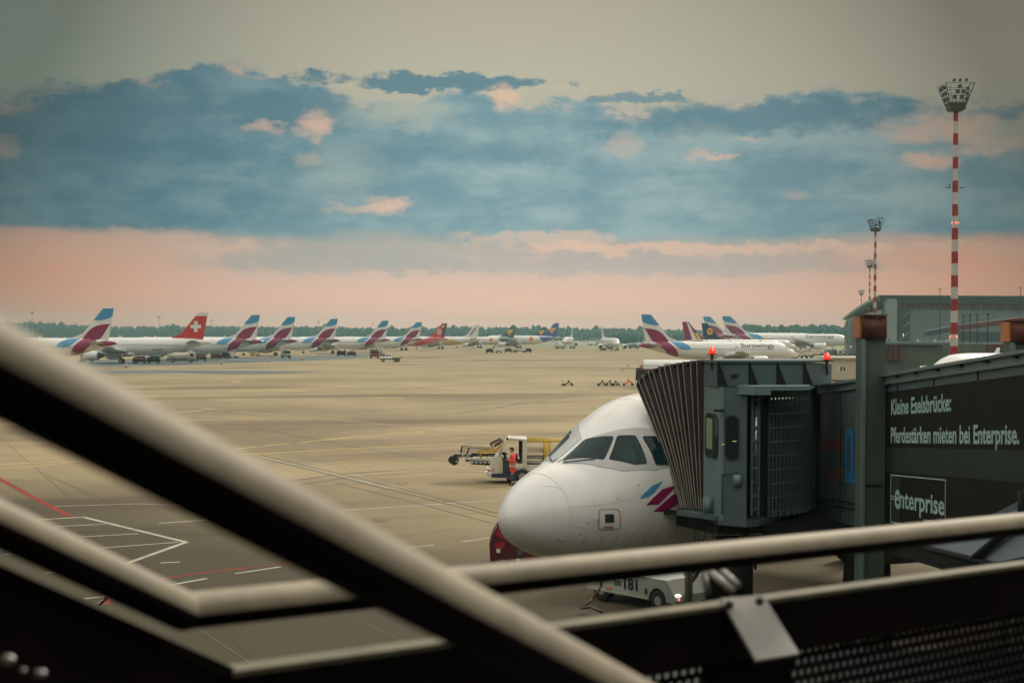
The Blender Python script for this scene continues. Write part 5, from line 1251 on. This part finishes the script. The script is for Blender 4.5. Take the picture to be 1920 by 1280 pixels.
for y in (-.5, .5):
    mb = MB()
    for a, b_, r, k in (((245, 325), (780, 355), .012, 'dark_steel'), ((345, 350), (790, 360), .012, 'dark_steel'), ((235, 412), (500, 418), .012, 'dark_steel'), ((240, 318), (225, 420), .035, 'bridge_dark'), ((350, 348), (325, 445), .035, 'bridge_dark'), ((245, 325), (345, 350), .01, 'dark_steel'),
        ((490, 410), (830, 352), .03, 'yellow'), ((500, 425), (800, 410), .03, 'yellow'), ((545, 420), (545, 510), .025, 'yellow'), ((790, 400), (860, 290), .035, 'yellow'), ((700, 278), (875, 192), .035, 'wood_brown'), ((765, 315), (910, 220), .04, 'wood_brown'), ((705, 280), (745, 325), .025, 'wood_brown'), ((830, 350), (940, 240), .02, 'yellow'), ((650, 375), (790, 370), .05, 'yellow')):
        mb.tube(L(*a, y), L(*b_, y), r, k, n=6)
    mb.build('boom_guard_rail', bl); mb = MB()
for y in (-.5, .5):
    for a, b_, r, k in (((1300, 200), (1900, 215), .05, 'yellow'), ((1300, 232), (1700, 232), .02, 'yellow'), ((1600, 230), (1600, 520), .09, 'yellow'), ((1680, 230), (1680, 520), .07, 'yellow'), ((1300, 345), (1600, 345), .012, 'dark_steel'), ((1300, 372), (1620, 380), .02, 'dark_steel'), ((1300, 400), (1600, 400), .012, 'dark_steel'), ((1300, 482), (1620, 484), .035, 'dark_steel'), ((1300, 525), (1560, 530), .03, 'cream'), ((1300, 582), (1900, 584), .045, 'dark_steel'), ((1300, 555), (1900, 560), .02, 'cream')):
        mb.tube(L(*a, y), L(*b_, y), r, k, n=6)
mb.tube(L(1560, 520, -.5), L(1560, 520, .5), .05, 'wood_brown'); mb.build('guard_rails', bl)
for y in (-.85, .85):
    for x in (650, 712): m = MB(); m.sph(L(x, 745 if x == 712 else 715, y * .95), (.05, .05, .09), 'headlight', 8, 6); m.build('headlight', bl)
    for x, z in ((1228, 0), (1720, 0)): c = L(x, 760); wheel_mesh((c.x, y * .9, .36), .36, .26).build('wheel', bl)
    wheel_mesh((L(1060, 760).x, y * .7, .30), .30, .22).build('wheel', bl)

def skinned(name, joints, edges, k, parent=None, sub=1):
    me = bpy.data.meshes.new(name); me.from_pydata([j[0] for j in joints], edges, []); o = bpy.data.objects.new(name, me); COL.objects.link(o)
    sk = o.modifiers.new('Skin', 'SKIN'); sk.use_smooth_shade = True
    for v, j in zip(me.skin_vertices[0].data, joints): v.radius = j[1] if isinstance(j[1], tuple) else (j[1], j[1])
    me.skin_vertices[0].data[0].use_root = True
    ss = o.modifiers.new('Subd', 'SUBSURF'); ss.levels = sub; ss.render_levels = sub
    dg = bpy.context.evaluated_depsgraph_get(); dg.update(); m2 = bpy.data.meshes.new_from_object(o.evaluated_get(dg)); bpy.data.objects.remove(o)
    o = bpy.data.objects.new(name, m2); COL.objects.link(o); m2.materials.clear(); m2.materials.append(M[k])
    for p in m2.polygons: p.use_smooth = True; p.material_index = 0
    if parent: o.parent = parent
    return o
# worker, standing in profile facing left, looking down at what he holds at his chest
wk = skinned('person', [((0, 0, .95), (.13, .16)), ((0.0, 0, 1.12), (.12, .155)), ((.02, 0, 1.32), (.13, .18)), ((.0, 0, 1.45), (.10, .16)), ((-.03, 0, 1.535), .058), ((-.07, 0, 1.62), (.085, .075)), ((-.08, 0, 1.70), (.098, .078)), ((-.07, 0, 1.755), (.06, .055)),
    ((.02, -.19, 1.42), .062), ((.06, -.25, 1.16), .048), ((-.20, -.15, 1.18), .036), ((-.27, -.12, 1.20), (.038, .022)),
    ((.02, .19, 1.42), .062), ((.06, .25, 1.16), .048), ((-.20, .13, 1.22), .036), ((-.27, .10, 1.24), (.038, .022)),
    ((.0, -.10, .88), .10), ((-.03, -.11, .50), .066), ((.03, -.12, .12), .045), ((-.10, -.13, .05), (.042, .04)),
    ((.0, .10, .88), .10), ((.05, .11, .50), .066), ((.13, .12, .12), .045), ((0.0, .13, .05), (.042, .04))],
    [(0, 1), (1, 2), (2, 3), (3, 4), (4, 5), (5, 6), (6, 7), (3, 8), (8, 9), (9, 10), (10, 11), (3, 12), (12, 13), (13, 14), (14, 15), (0, 16), (16, 17), (17, 18), (18, 19), (0, 20), (20, 21), (21, 22), (22, 23)], 'skin', None, 2)
tag(wk, 'worker in bright red orange safety jacket standing beside the belt loader, head bent down', 'person')
fm2 = MB()      # face and fingers join the body's own mesh
hc = Vector((-.08, 0, 1.68))
fm2.sph(hc + Vector((-.10, 0, -.02)), (.022, .014, .02), 'skin', 8, 6); fm2.sph(hc + Vector((-.085, 0, -.065)), (.014, .022, .008), 'dark_red', 8, 6)
for s in (-1, 1):
    fm2.sph(hc + Vector((-.088, s * .03, .012)), (.010, .012, .007), 'reflect', 8, 6); fm2.sph(hc + Vector((-.097, s * .03, .011)), (.004, .005, .005), 'black', 6, 4); fm2.sph(hc + Vector((.005, s * .078, -.01)), (.02, .008, .03), 'skin', 8, 6)
    hb = Vector((-.30, s * .11, 1.20 if s < 0 else 1.24))
    for i, l_ in enumerate((.030, .036, .033, .026)):
        a = hb + Vector((0, s * (.030 - i * .02), -.0)); b_ = a + Vector((-l_, 0, -.008)); fm2.tube(a, b_, .0095, 'skin', .009, 6); fm2.tube(b_, b_ + Vector((-.012, 0, -l_ * .7)), .009, 'skin', .0075, 6); fm2.sph(b_, (.009,) * 3, 'skin', 6, 4)
    fm2.tube(hb + Vector((.03, -s * .03, .01)), hb + Vector((-.015, -s * .045, .03)), .011, 'skin', .009, 6)
fo2 = fm2.build('face_and_fingers')
bm = bmesh.new(); bm.from_mesh(wk.data); base_n = len(wk.data.materials)
for k in [m_.name for m_ in fo2.data.materials]: wk.data.materials.append(bpy.data.materials[k])
n0 = len(bm.faces); bm.from_mesh(fo2.data); bm.faces.ensure_lookup_table()
for f in bm.faces[n0:]: f.material_index += base_n
bm.to_mesh(wk.data); bm.free(); bpy.data.objects.remove(fo2)
wloc = PZ(963, 67.6, 0); wk.location = wloc
jk = skinned('jacket', [((0, 0, .90), (.155, .19)), ((0.01, 0, 1.12), (.145, .185)), ((.03, 0, 1.32), (.155, .205)), ((.01, 0, 1.45), (.12, .18)), ((-.02, 0, 1.53), .075),
    ((.02, -.20, 1.42), .082), ((.06, -.26, 1.16), .068), ((-.18, -.16, 1.18), .054), ((.02, .20, 1.42), .082), ((.06, .26, 1.16), .068), ((-.18, .14, 1.22), .054)],
    [(0, 1), (1, 2), (2, 3), (3, 4), (3, 5), (5, 6), (6, 7), (3, 8), (8, 9), (9, 10)], 'hivis', wk, 1)
hemb = MB(); hemb.loft([[Vector((.0 + (.165 + d) * math.cos(t), (.2 + d) * math.sin(t), z)) for t in [2 * math.pi * i / 18 for i in range(18)]] for z, d in ((.89, 0), (.93, .012))], 'reflect', cap=False); hemb.build('reflective_hem', jk)
hip = skinned('hi_vis_trousers', [((0, 0, .90), (.15, .18)), ((.0, -.10, .78), .12), ((-.02, -.11, .56), .09), ((.0, .10, .78), .12), ((.04, .11, .56), .09)], [(0, 1), (1, 2), (0, 3), (3, 4)], 'hivis', wk, 1)
leg = skinned('trouser_legs', [((-.02, -.11, .60), .088), ((-.01, -.11, .34), .075), ((.03, -.12, .12), .065), ((.04, .11, .60), .088), ((.09, .11, .34), .075), ((.13, .12, .12), .065), ((.01, 0, .64), .03)], [(6, 0), (0, 1), (1, 2), (6, 3), (3, 4), (4, 5)], 'trousers', wk, 1)
bt = MB()
for y, x in ((-.12, 0), (.12, .1)):
    bt.loft([[Vector((x + .03 + .07 * math.cos(t), y + .065 * math.sin(t), z)) for t in [2 * math.pi * i / 12 for i in range(12)]] for z in (.0, .2)], 'rubber'); bt.box((x - .05, y, .045), (.26, .10, .09), 'rubber', bev=.03)
    bt.loft([[Vector((x + .03 + .074 * math.cos(t), y + .07 * math.sin(t), z)) for t in [2 * math.pi * i / 12 for i in range(12)]] for z in (.14, .19)], 'reflect', cap=False)
bt.build('boots', wk)
hr = MB(); hr.sph((-.055, 0, 1.735), (.108, .092, .075), 'hair', 14, 8); hr.sph((.0, 0, 1.68), (.06, .082, .085), 'hair', 12, 8); hr.build('hair', wk)
bp = MB(); bp.box((.17, 0, 1.33), (.13, .28, .34), 'trousers', bev=.04); bp.tube((-.02, -.14, 1.50), (.13, -.13, 1.42), .02, 'trousers'); bp.build('hood_and_pack', wk)

# dark red ground cart half hidden behind the nose
rc = thing('ground_power_cart', 'dark red ground cart with small pale reflectors, half hidden behind the airliner nose', 'ground cart', G(922, 1062), 0)
mb = MB(); mb.prism([(-.05, .22), (1.9, .22), (1.9, 1.05), (1.3, 1.42), (.22, 1.30), (.02, 1.0), (-.08, .7)], 'y', 0, 1.3, 'dark_red'); mb.prism([(.16, 1.22), (.30, 1.22), (.26, 1.44), (.18, 1.40)], 'y', .1, .3, 'rubber')
mb.prism([(.1, .98), (.6, .74), (.7, 1.25), (.25, 1.28)], 'y', -.02, .0, 'cart_red'); mb.prism([(.12, .5), (.42, .62), (.36, .80), (.10, .72)], 'y', -.03, .0, 'cart_red'); mb.box((.95, .65, .2), (2.0, 1.2, .12), 'rubber'); mb.build('body', rc)
for x, z, w, k in ((.20, .50, .12, 'reflect'), (.80, .20, .11, 'reflect'), (.86, .44, .14, 'hedge_green')): m = MB(); m.box((x, -.02, z), (w, .04, w), k); m.build('reflector', rc)
m = MB(); m.box((.22, -.02, .13), (.18, .06, .04), 'yellow'); m.build('step', rc)
wheels_(rc, (), 1, 1)
for x in (.35, 1.6):
    for y in (.1, 1.2): wheel_mesh((x, y, .2), .2, .14).build('wheel', rc)
# pushback tug under the nose
tp0, tp1 = G(1104, 1128), G(1262, 1150)
dv = (tp1 - tp0); ang = math.atan2(dv.y, dv.x)
tg = thing('pushback_tug', 'low white pushback tug with black number 181 under the airliner nose', 'tug', (0, 0, 0))
t0_ = P(1101, 1098, 38.6); t1_ = P(1243, 1118, 36.6); t1_.z = t0_.z = 0
d_ = (t1_ - t0_).normalized(); n_ = Vector((-d_.y, d_.x, 0)); Lg = (t1_ - t0_).length
def tq(u, w, z): return t0_ + d_ * u + n_ * w + Vector((0, 0, z))
def tslab(mb, poly, w0, w1, k):
    n = len(poly); vs = [tq(u, w0, z) for u, z in poly] + [tq(u, w1, z) for u, z in poly]
    mb.add(vs, [tuple(range(n))[::-1], tuple(range(n, 2 * n))] + [(i, (i + 1) % n, n + (i + 1) % n, n + i) for i in range(n)], k)
arch = [(Lg * .93 + .30 * math.cos(R(a)), .30 + .30 * math.sin(R(a)) * 1.1) for a in range(180, -1, -15)]
mb = MB(); tslab(mb, [(0, .28), (arch[0][0], .28)] + arch + [(Lg + .45, .30), (Lg + .40, .48), (Lg + .12, .86), (0, .86)], 0, 2.2, 'tug_white'); tslab(mb, [(.55, .862), (1.6, .862), (1.6, 1.0), (.55, 1.0)], .5, 1.0, 'silver'); tslab(mb, [(.1, .864), (.8, .864), (.8, .9), (.1, .9)], .2, .9, 'dark_steel'); tslab(mb, [(.2, .30), (2.2, .30), (2.2, .345), (.2, .345)], -.012, -.001, 'beige')
tslab(mb, [(1.6, .862), (2.05, .862), (2.0, 1.12), (1.65, 1.14)], .55, .8, 'seat_blue'); tslab(mb, [(1.0, .862), (1.5, .862), (1.5, 1.02), (1.0, 1.02)], 1.1, 1.6, 'bridge_dark')
o_ = tq(Lg * .50, -.013, .56); put_text(mb, '500', tq(Lg * .37, -.013, .52), d_, UZ, .26, .13, 'ink', .02); put_text(mb, '181', tq(Lg * .50, -.013, .47), d_, UZ, .48, .29, 'ink', .03); put_text(mb, '8', tq(Lg * .77, -.013, .43), d_, UZ, .10, .15, 'ink', .03)
mb.build('body', tg)
m = MB(); m.sph(tq(Lg + .42, .1, .50), (.10, .10, .05), 'headlight', 10, 6); m.build('headlight', tg); m = MB(); m.sph(tq(Lg + .44, .12, .40), (.03, .03, .03), 'lamphot', 8, 6); m.build('tail_lamp', tg)
m = MB(); m.box(tq(Lg * .30, -.02, .40), (.14, .03, .05), 'orange', rz=ang); m.build('side_marker', tg)
for u in (Lg * .93, .5):
    for w in (.16, 2.04):
        m = MB(); n = 20; c = tq(u, w, .30); m.loft([[c + n_ * dw + d_ * (r * math.cos(2 * math.pi * i / n)) + Vector((0, 0, r * math.sin(2 * math.pi * i / n))) for i in range(n)] for dw, r in ((-.14, .16), (-.14, .27), (-.1, .30), (.1, .30), (.14, .27), (.14, .16))], 'rubber'); m.loft([[c + n_ * dw + d_ * (.12 * math.cos(2 * math.pi * i / n)) + Vector((0, 0, .12 * math.sin(2 * math.pi * i / n))) for i in range(n)] for dw in (-.145, .145)], 'hub', smooth=False); m.build('wheel', tg)
hs = MB(); hp = [P(1128, 1080, 37.0), P(1127, 1098, 36.9), P(1112, 1122, 36.8), P(1090, 1140, 36.6), P(1108, 1137, 36.4), P(1130, 1148, 36.2)]
hs.path([p if p.z > .05 else Vector((p.x, p.y, .05)) for p in hp], .035, 'wood_brown', 8); tag(hs.build('supply_hose'), 'brown supply hose hanging beside the tug and lying on the ground', 'hose')
eb = thing('equipment_box', 'dark grey equipment box with pale lid right of the pushback tug', 'equipment box', G(1394, 1124)); mb = MB(); mb.box((0, .3, .62), (.52, .6, 1.16), 'bridge_dark', bev=.015); mb.build('body', eb); mb = MB(); mb.box((0, .3, 1.225), (.56, .64, .04), 'panel_grey'); mb.sph((.12, .2, 1.28), (.06, .06, .05), 'rubber', 8, 6); mb.build('lid', eb)

# ------------------------------------------------------------------ terrace handrails in the foreground
def rod(mb, a, b_, r, k, n=28): mb.tube(a, b_, r, k, n=n)
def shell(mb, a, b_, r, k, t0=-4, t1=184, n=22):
    "pale half shell on a round rail: its sky-lit top put into the colour"
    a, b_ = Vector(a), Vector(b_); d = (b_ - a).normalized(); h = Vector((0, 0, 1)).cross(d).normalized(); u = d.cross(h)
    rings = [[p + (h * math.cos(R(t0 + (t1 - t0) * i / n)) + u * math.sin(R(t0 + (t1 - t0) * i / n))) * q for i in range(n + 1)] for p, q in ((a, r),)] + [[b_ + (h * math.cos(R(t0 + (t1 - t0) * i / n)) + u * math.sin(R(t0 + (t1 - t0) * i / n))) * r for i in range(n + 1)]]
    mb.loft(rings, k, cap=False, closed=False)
hr1 = thing('handrail', 'thick blurred pale round handrail crossing the whole view diagonally, nearest to the camera', 'handrail')
mb = MB(); rod(mb, P(-230, 574, 1.50), P(1330, 1396, 2.90), .0515, 'rail_dark'); rl = mb.build('rail', hr1); mb = MB(); shell(mb, P(-230, 574, 1.50), P(1330, 1396, 2.90), .0530, 'rail_lit'); mb.build('lit_top', rl)
mb = MB()
for p in (P(-215, 590, 1.52), P(1325, 1400, 2.9)): mb.tube(p, (p.x, p.y, 5.9), .03, 'rail_dark')
mb.build('post', hr1)
bs = thing('balustrade', 'blurred terrace balustrade with pale bent handrail and dark perforated panels', 'balustrade')
V = P(345, 1146, 3.2)
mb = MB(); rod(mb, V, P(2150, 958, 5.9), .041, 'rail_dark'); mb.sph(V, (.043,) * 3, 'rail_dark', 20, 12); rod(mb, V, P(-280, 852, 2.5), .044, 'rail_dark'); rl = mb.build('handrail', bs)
mb = MB(); shell(mb, V, P(2150, 958, 5.9), .0425, 'rail_lit'); shell(mb, V, P(-280, 852, 2.5), .0455, 'rail_lit'); mb.build('lit_top', rl)
c0, c1 = P(425, 1262, 3.4), P(2150, 1028, 6.0); dl = P(-280, 852, 2.5) - V; c2 = c0 + dl * 1.15
def band(mb, a, b_, z0, z1, t, k):
    d = (b_ - a); h = Vector((d.x, d.y, 0)).normalized(); n = Vector((-h.y, h.x, 0)) * t / 2
    vs = [p + n * s + Vector((0, 0, z)) for p in (a, b_) for s in (-1, 1) for z in (z0, z1)]
    mb.add(vs, [(0, 1, 3, 2), (4, 6, 7, 5), (0, 4, 5, 1), (2, 3, 7, 6), (1, 5, 7, 3), (0, 2, 6, 4)], k)
mb = MB(); band(mb, c0, c1, -.002, .012, .075, 'rail_cap'); band(mb, c0, c2, -.016, .016, .05, 'rail_dark'); mb.build('panel_cap', bs)
mb = MB(); band(mb, c0, c1, -.17, -.003, .06, 'rail_dark'); band(mb, c0, c2, -1.3, -.017, .04, 'rail_dark'); mb.build('fascia', bs)
# perforated sheet with its own coordinates along the rail
L0 = (c1 - c0).length; me = bpy.data.meshes.new('perforated_panel'); me.from_pydata([(0, 0, -1.5), (L0, 0, -1.5), (L0, 0, -.15), (0, 0, -.15)], [], [(0, 1, 2, 3)]); me.materials.append(M['perforated'])
po = bpy.data.objects.new('perforated_panel', me); COL.objects.link(po); d = (c1 - c0).normalized(); yy = Vector((0, 0, 1)).cross(d).normalized(); zz = Vector((0, 0, 1)); 
mm = Matrix((d, yy, zz)).transposed().to_4x4(); mm.translation = c0; po.matrix_world = mm; po.parent = bs
sd_ = po.modifiers.new('thick', 'SOLIDIFY'); sd_.thickness = .003
bk = MB(); a_, b2_ = P(1352, 1121, 4.42), P(1431, 1114, 4.46); e_, f_ = P(1499, 1224, 4.26), P(1418, 1237, 4.22); nrm = (b2_ - a_).cross(e_ - a_).normalized() * .012
bk.add([a_, b2_, e_, f_, a_ + nrm, b2_ + nrm, e_ + nrm, f_ + nrm], [(0, 1, 2, 3), (7, 6, 5, 4), (0, 4, 5, 1), (1, 5, 6, 2), (2, 6, 7, 3), (3, 7, 4, 0)], 'rail_plate'); bk.build('bracket_plate', bs)
for px, py in ((1368, 1133), (1424, 1127)): m = MB(); p = P(px, py, 4.38); m.sph(p, (.014,) * 3, 'dark_steel', 8, 6); m.build('bolt', bs)
m = MB(); q1, q2 = P(1322, 1064, 4.9), P(1372, 1118, 4.75); m.box(P(1345, 1092, 4.86), (.085, .03, .10), 'bridge_dark'); rod(m, P(1326, 1066, 4.75), P(1376, 1110, 4.66), .013, 'rail_plate', 10); rod(m, P(1352, 1066, 4.8), P(1386, 1098, 4.7), .011, 'rail_plate', 10); rod(m, P(1318, 1068, 4.8), P(1330, 1120, 4.7), .012, 'dark_steel', 10); m.build('rail_clamp', bs)
m = MB(); p = P(1400, 1150, 4.85); m.box((p.x, p.y, p.z - .65), (.30, .08, 1.3), 'rail_dark'); m.build('post', bs)
for px, py, D, r in ((12, 1236, 2.72, .011), (74, 1262, 2.74, .009), (42, 1256, 2.74, .005)): m = MB(); m.sph(P(px, py, D), (r * 1.6, r, r), 'steel', 10, 8); m.build('bolt', bs)
tag(sheet('terrace_deck', [(-6, -4), (6, -4), (6, 5.2), (-6, 1.3)], 5.4, 'building'))

lr = tag(sheet('lower_shade', [(-.6, 5.6), (16, 5.6), (16, 22.5), (-.6, 22.5)], 2.2, 'shade_teal'))  # dark sheet added so the ground behind the perforated panel looks shaded
line('lower_marking', [(-.5, 17.2, 0), (16, 20.5, 0)], .16, 'mark_yellow', 2.206)
# ------------------------------------------------------------------ air
hz = MB(); hz.box((0, 1240, 17.5), (4900, 2700, 37), 'white_paint'); ho = hz.build('haze'); tag(ho, kind='stuff')
m = bpy.data.materials.new('haze'); m.use_nodes = True; nt = m.node_tree; nt.nodes.remove(nt.nodes['Principled BSDF'])
pv = nt.nodes.new('ShaderNodeVolumePrincipled'); pv.inputs['Color'].default_value = (.55, .86, .84, 1); pv.inputs['Density'].default_value = .00026; pv.inputs['Anisotropy'].default_value = 0.0
nt.links.new(pv.outputs[0], nt.nodes['Material Output'].inputs['Volume']); ho.data.materials.clear(); ho.data.materials.append(m)
